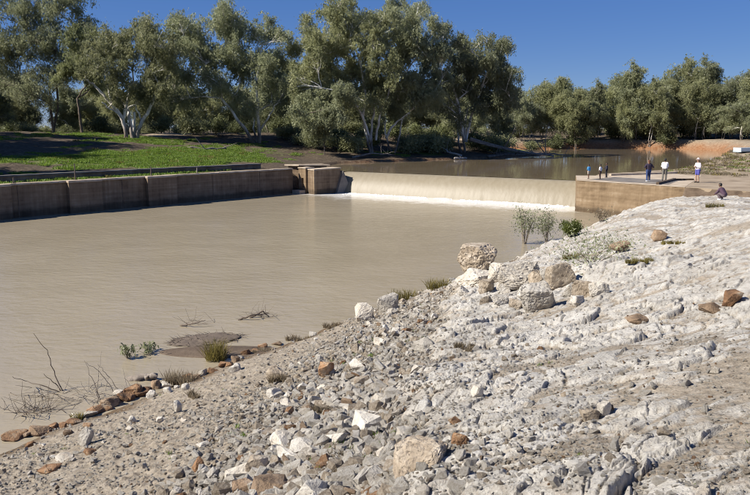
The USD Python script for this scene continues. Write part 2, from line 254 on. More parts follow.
def shore_coords(x, y):
    dx, dy = x - SA[0], y - SA[1]
    return dx * sn[0] + dy * sn[1], dx * su[0] + dy * su[1]
SB_S = [-12, -4, -2.1, .75, 4.25, 10, 15, 20, 30, 60]
SB_D = [13, 11.8, 10.6, 8.8, 7.2, 4.3, 2.4, 1.0, 0.6, 0.6]
RIDGE = np.array([[2.6, 25.0], [3.4, 23.8], [4.2, 21.2], [4.9, 18.6], [6.0, 16.6]])
def slope_height(x, y, masks=False):
    d, s = shore_coords(x, y)
    d = d + fb(x, y, .28, 3, 3) * 1.0 + fb(x, y, 1.3, 3, 4) * .35
    t = sm(20, 37, s)
    dp = np.maximum(d, 0)
    near = .295 * dp + .25 * sm(8, 15, dp)
    far = 2.0 * (1 - np.exp(-dp / 2.2)) + .012 * dp
    z = near * (1 - t) + far * t + np.where(d < 0, .22 * d, 0) + .05 * sm(0, .5, d)
    edge = np.interp(s, SB_S, SB_D)
    e = d - edge + fb(x, y, .8, 3, 5) * 1.2
    rock = sm(-.25, .35, e)
    z = z + .22 * rock * np.exp(-np.maximum(e, 0) / 3.5) - .06
    # ridge of blocks behind the perched boulder
    rl = shapely.LineString(RIDGE)
    rd = shapely.distance(rl, shapely.points(x.ravel(), y.ravel())).reshape(x.shape)
    rw = np.exp(-(rd / 1.1) ** 2)
    z = z + .42 * rw
    rock = np.maximum(rock, rw)
    z = z + fb(x, y, .22, 3, 8) * .35 * sm(1, 5, d)
    # bedrock relief: warped cells at three sizes
    wx, wy = x + fb(x, y, .9, 3, 11) * .9, y + fb(x, y, .9, 3, 12) * .9
    ang = 0.35
    f1, e1, h1, gx, gy = voronoi(wx, wy, .78, 1, (1.4, .85), ang)
    g1, e2, h2, hx, hy = voronoi(wx + .13 * h1, wy, .36, 2, (1.35, .85), ang + .2)
    k1, e3, h3, kx, ky = voronoi(wx + .07 * h2, wy, .14, 3, (1.3, .9), ang - .3)
    led = fb(x, y * 1.9 - x * .45, .42, 4, 25) * 9.0 + d * .42
    lst = np.floor(led); lfr = led - lst; led = (lst + sm(.80, 1.0, lfr)) - led
    rel = led * .065 + (h1 - .45) * .13 + gx * (h1 * 7 % 1 - .4) * .13 + gy * (h1 * 13 % 1 - .6) * .13 - .075 * np.exp(-(e1 / .045) ** 2)
    rel += ((h2 - .5) * .07 + hx * (h2 * 7 % 1 - .3) * .07 + hy * (h2 * 17 % 1 - .5) * .05 - .045 * np.exp(-(e2 / .05) ** 2)) * sm(.35, .6, h1 * 3.7 % 1 + .25)
    rel += ((h3 - .5) * .04 - .028 * np.exp(-(e3 / .09) ** 2)) * sm(.35, .6, h2 * 5.3 % 1 + .1)
    rel += fb(x, y, 2.2, 4, 26) * .10 + fb(x, y, 5, 4, 21) * .06 + (np.abs(fb(x, y, 11, 4, 22)) - .1) * .05
    dirt = -.062 + fb(x, y, .5, 4, 31) * .19 + fb(x, y, 2.5, 3, 32) * .06 + .085 * sm(2.5, -3, s) * sm(1.2, 2.6, e) * sm(-.3, .05, fb(x, y, .7, 3, 34)) + fb(x, y, 12, 3, 33) * .02
    rel = rel * .74 - .01
    soilm = sm(-.01, .02, dirt - rel)
    rel = np.maximum(rel, dirt)
    # scree relief
    scr = fb(x, y, 1.1, 4, 41) * .16 + fb(x, y, 9, 3, 42) * .045
    q1, q2, q3, _, _ = voronoi(x, y, .17, 5)
    scr = scr + np.maximum(0, .42 - q1) * .10 * (q3 > .45) * sm(.5, 2, dp)
    ampl = sm(-.2, .8, d)
    z = z + ampl * (rock * rel + (1 - rock) * scr)
    # under the platform, the dirt apron and the weir the slope dives away
    cap = cap_side(x, y)
    z = np.where(cap > 0, np.minimum(z, 2.0 - .6 * cap), z)
    if not masks: return z
    soil = np.clip(rock * soilm + (1 - rock), 0, 1)
    wavy = fb(x, y, 1.5, 3, 51)
    rust = sm(.48, .08, z + wavy * .3) * sm(1.2, .4, d + wavy * 1.0)
    return z, np.stack([rock, soil, rust], -1)
PLATF = np.array([C0, C1, C2, C2 + (60, 10), (90, 90), C0 + (6, 40), K1 + (-.6, .6)])
PLAT_POLY = shapely.Polygon(PLATF)
def cap_side(x, y):
    p = shapely.points(x.ravel(), y.ravel())
    ins = shapely.contains(PLAT_POLY, p); dist = shapely.distance(PLAT_POLY.exterior, p)
    return np.where(ins, dist, -dist).reshape(x.shape)

NA, NR = 830, 800
th = np.linspace(-.66, .70, NA); rr = np.exp(np.linspace(math.log(2.0), math.log(52), NR))
RX, RY = rr[:, None] * np.sin(th)[None], rr[:, None] * np.cos(th)[None]
RZ, RMASK = slope_height(RX, RY, True)
idx = np.arange(NA * NR).reshape(NR, NA)
quad = np.stack([idx[:-1, :-1], idx[:-1, 1:], idx[1:, 1:], idx[1:, :-1]], -1).reshape(-1, 4)
zz = RZ.ravel()
keep = (zz[quad].max(1) > -.25) & (cap_side(RX, RY).ravel()[quad].min(1) < .8)
quad = quad[keep]
used = np.unique(quad); remap = np.full(NA * NR, -1); remap[used] = np.arange(len(used))
verts = np.stack([RX.ravel(), RY.ravel(), zz], -1)[used]
q = remap[quad]
rocky = obj('rocky_ground', (verts, np.vstack([q[:, [0, 2, 1]], q[:, [0, 3, 2]]])), slope_mat, smooth=True, kind='structure',
            label='pale cracked bedrock and rubble slope falling to the muddy pool', cat='ground')
mesh_attr(rocky, mask=RMASK.reshape(-1, 3)[used])
def hs(x, y): return float(slope_height(np.array([[x]], float), np.array([[y]], float))[0, 0])
from scipy.interpolate import RegularGridInterpolator
_gi = RegularGridInterpolator((np.log(rr), th), RZ, bounds_error=False, fill_value=-1.0)
def hq(x, y): return _gi(np.stack([np.log(np.hypot(x, y)), np.arctan2(x, y)], -1))
def on_slope(px, py, lift=0.0):
    """where the view through that pixel of the photograph meets the slope"""
    r = ray(px, py); t = np.linspace(3.0, 60, 4000)
    X, Y, Z = r[0] * t, r[1] * t, EYE + r[2] * t
    h = np.maximum(hq(X, Y), 0.0) + lift
    k = int(np.argmax(Z < h))
    return np.array([X[k], Y[k], h[k] - lift])

# ------------------------------------------------------------------ banks and far ground
left_shore = [G(345, 163.5, RIVER)[:2], G(400, 161.5, RIVER)[:2], G(440, 160, RIVER)[:2], G(500, 157.8, RIVER)[:2], G(545, 155.2, RIVER)[:2], G(556, 153.5, RIVER)[:2], G(535, 151.5, RIVER)[:2], np.array([8., 138]), np.array([-30., 150]), np.array([-160., 160])]
WB0 = W0 - wu * 80
LEFT = shapely.Polygon([WB0 - wn * 1.0, W1 - wn * 1.0 + wu * 2.6, *left_shore, (-260, 160), (-260, 20)])
far_shore = [np.array([-160., 178]), np.array([-30., 172]), np.array([12., 152]), G(500, 149.6, RIVER)[:2], G(560, 149.2, RIVER)[:2], G(620, 149, RIVER)[:2], G(680, 149.4, RIVER)[:2], G(712, 151, RIVER)[:2], G(728, 156, RIVER)[:2], G(732, 161, RIVER)[:2]]
right_shore = [G(706, 167, RIVER)[:2], G(672, 172, RIVER)[:2], G(640, 173.3, RIVER)[:2], C0 + (3, 9.0), C0 + (3, 2)]
FAR = shapely.Polygon([*far_shore, *right_shore, C1 + (-2, 3), C1 + (2, .3), C2 + (1, .5), (120, 60), (300, 80), (300, 300), (-160, 300)])
gx = np.concatenate([np.arange(-150, -60, 1.2), np.arange(-60, 60, .45), np.arange(60, 190, 1.3)])
gy = np.concatenate([np.arange(24, 130, .45), np.arange(130, 175, .7), np.arange(175, 262, 2.0)])
BX, BY = np.meshgrid(gx, gy)
def bank_height(x, y, masks=False):
    p = shapely.points(x.ravel(), y.ravel())
    def inside(poly): return np.where(shapely.contains(poly, p), 1, -1).reshape(x.shape) * shapely.distance(poly.exterior, p).reshape(x.shape)
    dl = inside(LEFT); df = inside(FAR)
    wob = fb(x, y, .12, 4, 61) * 3.0
    dlw, dfw = dl, df + fb(x, y, .3, 3, 63) * .9 * sm(80, 100, y)
    reach = np.interp(x, [-40, -12, 6], [50, 30, 24])
    zl = 1.45 + .75 * sm(0, 1.2, dlw) + (3.4 * sm(1.5, 1.5 + reach, dlw + wob * sm(3, 10, dlw)) ** .9) + fb(x, y, .35, 4, 62) * .7 * sm(2, 8, dlw)
    zl = np.where(dl < 0, .6 + dl * .4, zl)
    nearr = sm(100, 84, y) * sm(5, 12, x)                       # right bank by the platform
    zf = 1.5 + 2.3 * sm(0, 4.2, dfw) + 1.2 * sm(5, 40, dfw) + fb(x, y, .5, 4, 64) * .7 * sm(.5, 4, dfw)
    hill = 1.25 * sm(27.5, 37, x) * sm(54, 70, y) + .35 * sm(23, 30, x) * sm(54, 66, y)
    zr = 1.2 + 1.05 * sm(0, 1.2, df) + hill * sm(0, 4, df) + fb(x, y, .9, 4, 65) * .06 + fb(x, y, .5, 3, 66) * .5 * sm(3, 5, hill + df * .4)
    zf = zf * (1 - nearr) + zr * nearr
    zf = np.where(df < 0, .9 + df * .4, zf)
    z = np.maximum(np.maximum(zl, zf), .2)
    z = z - (np.where((y < 48) & (x > 0), 0, 0))
    if not masks: return z
    isl = dl > 0
    ng = fb(x, y, .11, 5, 71); n2 = fb(x, y, .5, 4, 72)
    band = sm(2.5, 5, dl) * sm(30, 16, dl) * sm(8, -8, x)
    strip = .85 * sm(1.6, 3, dl) * sm(6.5, 5, dl + n2 * 3) + 1.0 * sm(7, 8.5, dl + n2 * 3) * sm(21, 16, dl + ng * 9)
    grass = np.clip(sm(-.15, .02, ng + .8 * n2) * strip * sm(-11, -22, x + 4 * n2) + .6 * sm(.04, .16, ng + n2 * .5) * sm(3, 6, dl), 0, 1) * isl
    gr = (df > 0) * nearr * sm(2.3, 2.6, z) * sm(-.08, .12, n2 + ng) * .55
    grass = np.clip(grass + gr, 0, 1)
    farm = (df > 0) * (1 - nearr)
    orange = farm * np.clip(sm(2.9, 2.3, z + n2 * .8) + sm(20, 34, x - 0) * sm(3.6, 2.6, z) * .9, 0, 1) + isl * .55 * sm(2.3, 1.95, z) * sm(-8, 0, x)
    tp = P(162, 134, 106); track = np.exp(-((x - tp[0]) / 3.2) ** 2 - ((y - 106 - (x - tp[0]) * 1.2) / 5.0) ** 2)
    pale = 1.2 * isl * sm(.25, .6, track + n2 * .3) + farm * sm(14, 5, df) + (df > 0) * nearr * .95 + isl * .8 * sm(.16, .24, ng) * sm(6, 12, dl)
    return z, np.stack([grass, np.clip(orange, 0, 1), np.clip(pale, 0, 1)], -1)
BZ, BMASK = bank_height(BX, BY, True)
idx = np.arange(BX.size).reshape(BX.shape)
quad = np.stack([idx[:-1, :-1], idx[:-1, 1:], idx[1:, 1:], idx[1:, :-1]], -1).reshape(-1, 4)
quad = quad[(BZ.ravel()[quad].max(1) > .9)]
cp = cap_side(BX, BY).ravel()
bx, by = BX.ravel(), BY.ravel()
quad = quad[~((by[quad].min(1) < 56) & (bx[quad].min(1) > 0) & (cp[quad].min(1) < .3))]
used = np.unique(quad); remap = np.full(BX.size, -1); remap[used] = np.arange(len(used)); q = remap[quad]
# the plain beyond, joined to the same sheet
rim = [(-150, 24), (-150, 261), (189, 261), (189, 60)]
verts = np.stack([bx, by, BZ.ravel()], -1)[used]; nv = len(verts)
ring_v = np.array([(-4000, -300, 4.5), (-150, 25, 4.5), (-150, 259.5, 4.5), (-4000, 4000, 4.5), (188, 259.5, 4.5), (4000, 4000, 4.5), (188, 62, 4.5), (4000, -300, 4.5)], float)
ring_f = np.array([(0, 1, 2), (0, 2, 3), (2, 4, 5), (2, 5, 3), (4, 6, 7), (4, 7, 5)]) + nv
ring_f = ring_f[:, [0, 2, 1]]
def upw(v, f):
    n = np.cross(v[f[:, 1]] - v[f[:, 0]], v[f[:, 2]] - v[f[:, 0]])[:, 2]; f = f.copy(); f[n < 0] = f[n < 0][:, [0, 2, 1]]; return f
av = np.vstack([verts, ring_v]); af = upw(av, np.vstack([q[:, [0, 2, 1]], q[:, [0, 3, 2]], ring_f]))
ground = obj('ground', (av, af), ground_mat, smooth=True, kind='structure', label='grassy and sandy river banks under the gum trees', cat='ground')
mesh_attr(ground, mask=np.vstack([BMASK.reshape(-1, 3)[used], np.tile([.2, 0, .2], (len(ring_v), 1))]))
_bi = RegularGridInterpolator((gy, gx), BZ, bounds_error=False, fill_value=4.5)
def hb(x, y): return float(_bi([[y, x]])[0])
def on_bank(px, Y):
    X = (px - CX) / FOC * (Y * math.cos(PITCH) ) / math.cos(PITCH)
    X = P(px, 128, Y)[0]
    return np.array([X, Y, hb(X, Y)])

# ------------------------------------------------------------------ water
def sheet(poly, step, z, fn=None):
    x0, y0, x1, y1 = poly.bounds
    X, Y = np.meshgrid(np.arange(x0, x1 + step, step), np.arange(y0, y1 + step, step))
    ii = np.arange(X.size).reshape(X.shape)
    qd = np.stack([ii[:-1, :-1], ii[:-1, 1:], ii[1:, 1:], ii[1:, :-1]], -1).reshape(-1, 4)
    cx_, cy_ = X.ravel()[qd].mean(1), Y.ravel()[qd].mean(1)
    qd = qd[shapely.contains(poly, shapely.points(cx_, cy_))]
    us = np.unique(qd); rm = np.full(X.size, -1); rm[us] = np.arange(len(us)); qd = rm[qd]
    v = np.stack([X.ravel()[us], Y.ravel()[us], np.full(len(us), z)], -1)
    return v, np.vstack([qd[:, [0, 1, 2]], qd[:, [0, 2, 3]]])
pool_poly = shapely.Polygon([WB0 - wn * 1.2, W1 - wn * 1.2, K0 - kn * .4, K1 - kn * .4, (40, 50), (40, -40), (-120, -40)])
v, f = sheet(pool_poly, .5, POOL)
dk = -((v[:, 0] - K0[0]) * -kn[0] + (v[:, 1] - K0[1]) * -kn[1]); ak = (v[:, 0] - K0[0]) * ku[0] + (v[:, 1] - K0[1]) * ku[1]
ln = np.linalg.norm(K1 - K0)
foam = (1.1 + 1.3 * fb(v[:, 0], v[:, 1], .5, 3, 84)) * np.exp(-np.maximum(dk - 1.8, 0) / 2.3) * sm(-3.5, 0, ak) * sm(ln + 3, ln, ak) + (.50 + .6 * fb(v[:, 0], v[:, 1], .35, 3, 85)) * np.exp(-np.maximum(dk - 1, 0) / 9.0) * sm(-15, -1, ak)
lx = np.abs(fb(v[:, 0], v[:, 1], .06, 3, 81)); foam = foam + .12 * np.exp(-((dk - 9) / 6) ** 2) * sm(-14, -2, ak)
v[:, 2] += fb(v[:, 0], v[:, 1], .9, 3, 82) * .10 * np.exp(-np.maximum(dk - 1.5, 0) / 4) * sm(-6, 0, ak)
pool = obj('water', (v, f), pool_mat, smooth=True, kind='structure', label='muddy brown pool below the weir with soft ripples', cat='water')
mesh_attr(pool, foam=np.repeat(foam[:, None], 3, 1))
river_poly = shapely.Polygon([K0 + kn * -.02, K1 + kn * -.02, K1 + (1.5, 1.5), (60, 62), (120, 100), (120, 190), (-170, 190), (-170, 140), (-12, 100), W1 + (-1, 2.5)])
v = np.array([(*p, RIVER - .0) for p in river_poly.exterior.coords[:-1]])
tri = trimesh.creation.triangulate_polygon(river_poly, engine='earcut')
tv = np.column_stack([tri[0], np.full(len(tri[0]), RIVER)]); tf = upw(tv, np.asarray(tri[1]))
obj('water', (tv, tf), river_mat, kind='structure', label='calm brown river held above the weir reflecting trees', cat='water')
# falling sheet of water over the rounded weir face
na, npf = 240, 26
tt = np.linspace(0, 1, npf)
prof_o = np.concatenate([[-.35], np.linspace(-.15, 1.75, npf - 1)])
def drop(o): return RIVER - .02 - np.where(o < 0, 0, 0) - 1.0 * np.clip(o + .05, 0, None) ** 2 * .55 * 1.25
prof_z = np.maximum(np.where(prof_o <= -.3, RIVER - .003, drop(prof_o)), -.25)
aa = np.linspace(-.6, ln + 1.2, na)
A, O = np.meshgrid(aa, prof_o, indexing='ij'); Z = np.tile(prof_z, (na, 1))
str_ = fb(A, O * .25, 2.2, 4, 91) * .035 + fb(A, O * .2, 7, 3, 92) * .01
O2 = O + str_ * sm(-.1, .6, O)
vx = K0[0] + ku[0] * A + kn[0] * O2; vy = K0[1] + ku[1] * A + kn[1] * O2
ii = np.arange(na * npf).reshape(na, npf)
qd = np.stack([ii[:-1, :-1], ii[1:, :-1], ii[1:, 1:], ii[:-1, 1:]], -1).reshape(-1, 4)
fv = np.stack([vx.ravel(), vy.ravel(), Z.ravel()], -1)
ff = upw(fv, np.vstack([qd[:, [0, 1, 2]], qd[:, [0, 2, 3]]]))
fall = obj('falling_water', (fv, ff), fall_mat, smooth=True, kind='structure', label='smooth tan sheet of water pouring over the weir', cat='water')
fo = (.05 + .38 * sm(1.35, 1.75, O)) ; mesh_attr(fall, foam=np.repeat(fo.reshape(-1, 1), 3, 1))
# the churned foam at the foot: a tumbled strip and many lumps
rng = np.random.default_rng(5)
lumps = []
ico = trimesh.creation.icosphere(1)
for k in range(1900):
    a = rng.uniform(.9, ln - .2); o = 1.5 + abs(rng.normal(0, .75)) * (1 + .6 * math.sin(a * 1.3) * math.sin(a * .37 + 1))
    s = rng.uniform(.02, .12) * (1.25 if a > ln * .35 else .9) * math.exp(-max(o - 1.9, 0) * .8)
    if meshkit.noise(np.array([a * .8, o * 2, 3.0])) < .38: continue
    m = ico.copy(); m.vertices = m.vertices * (s * rng.uniform(1, 1.9), s * rng.uniform(.8, 1.4), s * rng.uniform(.5, .9)) + rng.normal(0, s * .12, m.vertices.shape)
    c = K0 + ku * a + kn * o
    m.apply_translation((c[0], c[1], -.25 * s)); lumps.append(m)
obj('foam', cat_m(lumps), foam_mat, smooth=True, kind='stuff', label='white churned foam along the foot of the weir', cat='foam')

# ------------------------------------------------------------------ concrete works
TOP = 2.36
def along(base, u, n, a, o): return base + u * a + n * o
def wall_poly(a0, a1, o0, o1): return [along(W0, wu, wn, a0, o0), along(W0, wu, wn, a1, o0), along(W0, wu, wn, a1, o1), along(W0, wu, wn, a0, o1)]
def a_of(px, z=TOP):                         # distance along the wall of the top edge seen at that column
    lo, hi = -80., 80.
    for _ in range(50):
        m = (lo + hi) / 2; p = W0 + wu * m
        x = CX + FOC * p[0] / (p[1] * math.cos(PITCH) + (EYE - z) * math.sin(PITCH))
        lo, hi = (m, hi) if x < px else (lo, m)
    return lo
wall = thing('training_wall', 'long brown concrete training wall along the left of the pool', 'wall')
LW = np.linalg.norm(W1 - W0)
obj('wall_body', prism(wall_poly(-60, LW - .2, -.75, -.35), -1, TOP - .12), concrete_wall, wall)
rc = np.random.default_rng(2); ca = a_of(-140)
while ca < LW - .3:
    cb = min(ca + rc.uniform(1.7, 2.3), LW - .2); dz = rc.uniform(-.012, .008)
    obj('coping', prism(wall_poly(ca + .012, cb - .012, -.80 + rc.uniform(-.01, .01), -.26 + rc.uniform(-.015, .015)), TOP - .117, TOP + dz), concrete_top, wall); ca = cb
for x0, x1 in ((-60, 10), (68, 101), (147, 176)):
    a0, a1 = a_of(x0), a_of(x1)
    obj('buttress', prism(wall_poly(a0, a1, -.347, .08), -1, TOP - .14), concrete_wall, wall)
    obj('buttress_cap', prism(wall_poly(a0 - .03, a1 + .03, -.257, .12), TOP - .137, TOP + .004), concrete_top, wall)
for x in (19, 124, 215, 262):
    a = a_of(x)
    obj('joint_strip', prism(wall_poly(a - .03, a + .03, -.348, -.335), -.5, TOP - .13), earth_dark, wall) if not (68 < x < 101 or 147 < x < 176) else obj('joint_strip', prism(wall_poly(a - .03, a + .03, .081, .094), -.5, TOP - .15), earth_dark, wall)
back = thing('back_wall_of_channel', 'lower dark second wall running behind the training wall', 'wall')
obj('wall_body', prism(wall_poly(-60, LW - 1, -4.4, -4.0), 0, 2.62), concrete_wall, back)
obj('coping', prism(wall_poly(-60, LW - 1, -4.46, -3.94), 2.623, 2.72), concrete_dark, back)
obj('channel_floor', prism(wall_poly(-60, LW - 1, -3.99, -.81), 1.0, 1.9), concrete_dark, tag(back))
posts = [(79, 1.15, 'rusty thin steel post standing behind the first buttress of the wall'), (155, .7, 'short dark post on the wall above the second buttress'), (201, .45, 'short pale post on the wall left of the pier'), (17, .35, 'small stub post near the left end of the wall')]
for x, h, lab in posts:
    a = a_of(x); p = along(W0, wu, wn, a, -.55)
    t = thing('wall_post', lab, 'post', (*p, TOP))
    obj('shaft', trimesh.creation.cylinder(.045, h, sections=8).apply_translation((0, 0, h / 2)), twig_brown if x != 201 else stem_grey, t)
    obj('base_plate', box(-.12, .12, -.12, .12, .002, .022), twig_brown, t)
    obj('cap', trimesh.creation.cylinder(.055, .03, sections=8).apply_translation((0, 0, h + .015)), twig_brown, t)
# pier with the slot, and the wing wall that ends at the weir
pier = thing('weir_pier', 'square concrete pier with a dark slot at the end of the training wall', 'pier')
pf = lambda a0, a1, o0, o1: [along(W1, wu, wn, a0, o0), along(W1, wu, wn, a1, o0), along(W1, wu, wn, a1, o1), along(W1, wu, wn, a0, o1)]
def quad4(p, q, depth): n = np.array([-(q - p)[1], (q - p)[0]]); n /= np.linalg.norm(n); return [p, q, q + n * depth, p + n * depth]
P0 = G(306, 193.6, 0)[:2]
def pbox(a0, a1, b0, b1): return [P0 + wu * a0 - wn * b0, P0 + wu * a1 - wn * b0, P0 + wu * a1 - wn * b1, P0 + wu * a0 - wn * b1]
obj('jamb', prism(pbox(0, 1.05, 0, .30), -1, 2.34), concrete_old, pier)
obj('jamb', prism(pbox(.002, 1.05, .58, .98), -1, 2.34), concrete_old, pier)
obj('slot_back', prism(pbox(.42, 1.04, .302, .578), -1, 2.3), earth_dark, pier)
obj('slot_lintel', prism(pbox(.012, .418, .302, .578), 1.45, 2.33), concrete_old, pier)
obj('slot_sill', prism(pbox(.014, .418, .303, .577), -1, .55), concrete_old, pier)
obj('cap', prism(pbox(-.05, 1.1, -.05, 1.03), 2.343, 2.44), concrete_top, pier)
obj('foot_slab', prism(pbox(-.75, -.01, .1, 1.1), -1, .32), concrete_top, pier)
wing = thing('wing_wall', 'sloping concrete wing wall between the pier and the falling water', 'wall')
V0 = G(314.6, 194.4, 0)[:2]; V1 = G(348, 192.2, 0)[:2]; vu = (V1 - V0) / np.linalg.norm(V1 - V0); vn = np.array([-vu[1], vu[0]]); VL = np.linalg.norm(V1 - V0)
def side_prism(prof, b0, b1):
    m = trimesh.creation.extrude_polygon(shapely.Polygon(prof), b1 - b0, engine='earcut')
    v = m.vertices.copy(); a, z, b = v[:, 0], v[:, 1], v[:, 2] + b0
    m.vertices = np.column_stack([V0[0] + vu[0] * a + vn[0] * b, V0[1] + vu[1] * a + vn[1] * b, z]); m.fix_normals(); return m
obj('wing_body', side_prism([(0, -1), (VL * .98, -1), (VL * .98, .1), (VL * .80, 1.35), (VL * .76, 2.3), (0, 2.22)], 0, 1.3), concrete_wall, wing)
obj('sloping_end', side_prism([(VL * .52, -1), (VL * 1.02, -1), (VL * 1.02, .35), (VL * .84, 1.8), (VL * .8, 2.1)], -.32, 1.9), concrete_dark, wing)  # dark wedge built in place of the shadow on the weir end
obj('coping', side_prism([(-.06, 2.223), (VL * .78, 2.303), (VL * .78, 2.40), (-.06, 2.32)], -.07, 1.4), concrete_top, wing)
obj('end_post', side_prism([(-.10, -1), (.16, -1), (.16, 2.215), (-.10, 2.215)], -.12, -.004), concrete_old, wing)
obj('walkway_slab', prism([P0 + wu * .6 - wn * 1.6, V0 + vu * VL * .72 + vn * 1.45, V0 + vu * VL * .72 + vn * 3.0, P0 + wu * .2 - wn * 3.2], 2.5, 2.64), concrete_top, wing)
obj('walkway_wall', prism([P0 + wu * .9 - wn * 1.8, V0 + vu * VL * .66 + vn * 1.7, V0 + vu * VL * .66 + vn * 2.8, P0 + wu * .5 - wn * 3.0], 0, 2.497), concrete_wall, wing)
# platform on the right
plat = thing('viewing_platform', 'tan concrete platform with rough wall at the right end of the weir', 'platform')
F0 = G(607, 175.6, DECK)[:2]; F1 = G(706, 172.7, DECK)[:2]; F2 = G(860, 172.7, DECK)[:2]
pe = (C1 - C0) / np.linalg.norm(C1 - C0); pn = np.array([pe[1], -pe[0]]); LP = np.linalg.norm(C1 - C0)
if pn[1] > 0: pn = -pn
ns_, nz_ = 150, 50
S_, Zg = np.meshgrid(np.linspace(0, LP, ns_), np.linspace(-.8, DECK - .003, nz_))
dsp = fb(S_, Zg, 1.1, 5, 101) * .16 + fb(S_, Zg * 5, .9, 3, 102) * .07
dsp = dsp * sm(DECK, DECK - .12, Zg) + .14 * sm(1.2, -.4, Zg)
wv = np.stack([C0[0] + pe[0] * S_ + pn[0] * dsp, C0[1] + pe[1] * S_ + pn[1] * dsp, Zg], -1).reshape(-1, 3)
ii = np.arange(ns_ * nz_).reshape(nz_, ns_); qd = np.stack([ii[:-1, :-1], ii[:-1, 1:], ii[1:, 1:], ii[1:, :-1]], -1).reshape(-1, 4)
obj('rough_wall', (wv, np.vstack([qd[:, [0, 1, 2]], qd[:, [0, 2, 3]]])), concrete_old, plat, smooth=True)
inn = -pn * .15
obj('wall_core', prism([C0 + inn, C1 + inn, F1, F0, K1 + (-.1, .8)], -1, DECK - .02), concrete_old, plat)
obj('deck', prism([C0 + pn * .03, C1 + pn * .03, F1, F0, K1 + (-.1, .9)], DECK - .017, DECK), concrete_top, plat)
obj('side_wall', prism([C0 + inn * .2, C0 + inn * .2 + (.3, .2), K1 + (.15, 1.2), K1 + (-.12, .9)], -1, DECK - .019), concrete_old, plat)
obj('kerb', prism(quad4(F0 + (.3, -.1), F1, .25), DECK + .002, DECK + .14), concrete_top, plat)
wetp = [G(x, y, DECK)[:2] for x, y in ((590, 179.6), (614, 177.2), (640, 178.6), (664, 179.8), (678, 181.0), (668, 184.6), (645, 183.2), (615, 181.4))]
obj('damp_patch', prism(wetp, DECK + .004, DECK + .008), concrete_dark, plat)
kb = thing('low_kerb', 'low slanting bars coloured dark as slot shadow across the platform near the man in white shirt', 'kerb')
ka, kb2, kc = G(659, 184.6, DECK)[:2], G(676, 180.4, DECK)[:2], G(694, 180.2, DECK)[:2]
obj('kerb_run', prism(quad4(ka, kb2, .2), DECK + .002, DECK + .16), earth_dark, kb)  # dark colour stands in for the shadow of a slot in the deck
obj('kerb_return', prism(quad4(kb2 + (.03, .02), kc, .2), DECK + .003, DECK + .12), earth_dark, kb)
eb = thing('earth_retaining_edge', 'dark brown uneven edge between the platform and pale rocks', 'retaining edge')
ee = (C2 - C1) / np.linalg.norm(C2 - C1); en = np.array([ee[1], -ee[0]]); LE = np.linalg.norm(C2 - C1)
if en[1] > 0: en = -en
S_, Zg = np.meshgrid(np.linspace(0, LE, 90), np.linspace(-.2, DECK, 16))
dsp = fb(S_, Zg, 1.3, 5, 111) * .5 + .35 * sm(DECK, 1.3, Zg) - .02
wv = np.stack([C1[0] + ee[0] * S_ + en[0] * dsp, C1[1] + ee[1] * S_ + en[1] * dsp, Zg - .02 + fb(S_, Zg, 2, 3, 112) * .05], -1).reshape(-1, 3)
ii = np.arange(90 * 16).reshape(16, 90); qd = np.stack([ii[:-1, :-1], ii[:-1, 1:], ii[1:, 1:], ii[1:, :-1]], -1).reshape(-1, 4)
obj('earth_face', (wv, np.vstack([qd[:, [0, 1, 2]], qd[:, [0, 2, 3]]])), earth_dark, eb, smooth=True)  # a single dark brown over the whole rough face
apron_mat = mottled('dirt_apron', [(0.3, (.2, .15, .1)), (.5, (.29, .225, .155)), (.75, (.36, .29, .21))], .7, .95, .4, .03, 6, world=True)
obj('dirt_apron', prism([C1 + ee * .0 + pn * -.02, C2 - en * .1, C2 + (30, 5), F2 + (0, 6), F1 + (0, 3.0), F1 + (.02, 0)], DECK - .25, DECK - .001), apron_mat, kind='structure', label='bare brown dirt apron beside the platform', cat='ground')

# ------------------------------------------------------------------ trees
def branch_path(p0, p1, rng, sag=.12, n=8):
    d = p1 - p0; ln_ = np.linalg.norm(d)
    mid = p0 + d * .5 + np.array([0, 0, ln_ * sag]) + rng.normal(0, .07 * ln_, 3)
    pts = bezier(p0, mid, p1, n)
    j = rng.normal(0, .010 * ln_, pts.shape); j[0] = j[-1] = 0
    return pts + j
def leaf_tris(cent, size, rng, droop=.6):
    n = len(cent)
    d = rng.normal(0, 1, (n, 3)); d[:, 2] -= droop * 1.4; d /= np.linalg.norm(d, axis=1, keepdims=True)
    u = np.cross(d, rng.normal(0, 1, (n, 3))); u /= np.linalg.norm(u, axis=1, keepdims=True) + 1e-9
    L_ = size * rng.uniform(.6, 1.35, (n, 1)); w = L_ * rng.uniform(.15, .27, (n, 1))
    a = cent - d * L_ * .5 + u * w; c = cent + d * L_ * .5; e = cent - d * L_ * .4 - u * w
    v = np.stack([a, c, e], 1).reshape(-1, 3)
    return v, np.arange(n)[:, None] * 3 + np.array([[0, 1, 2]])
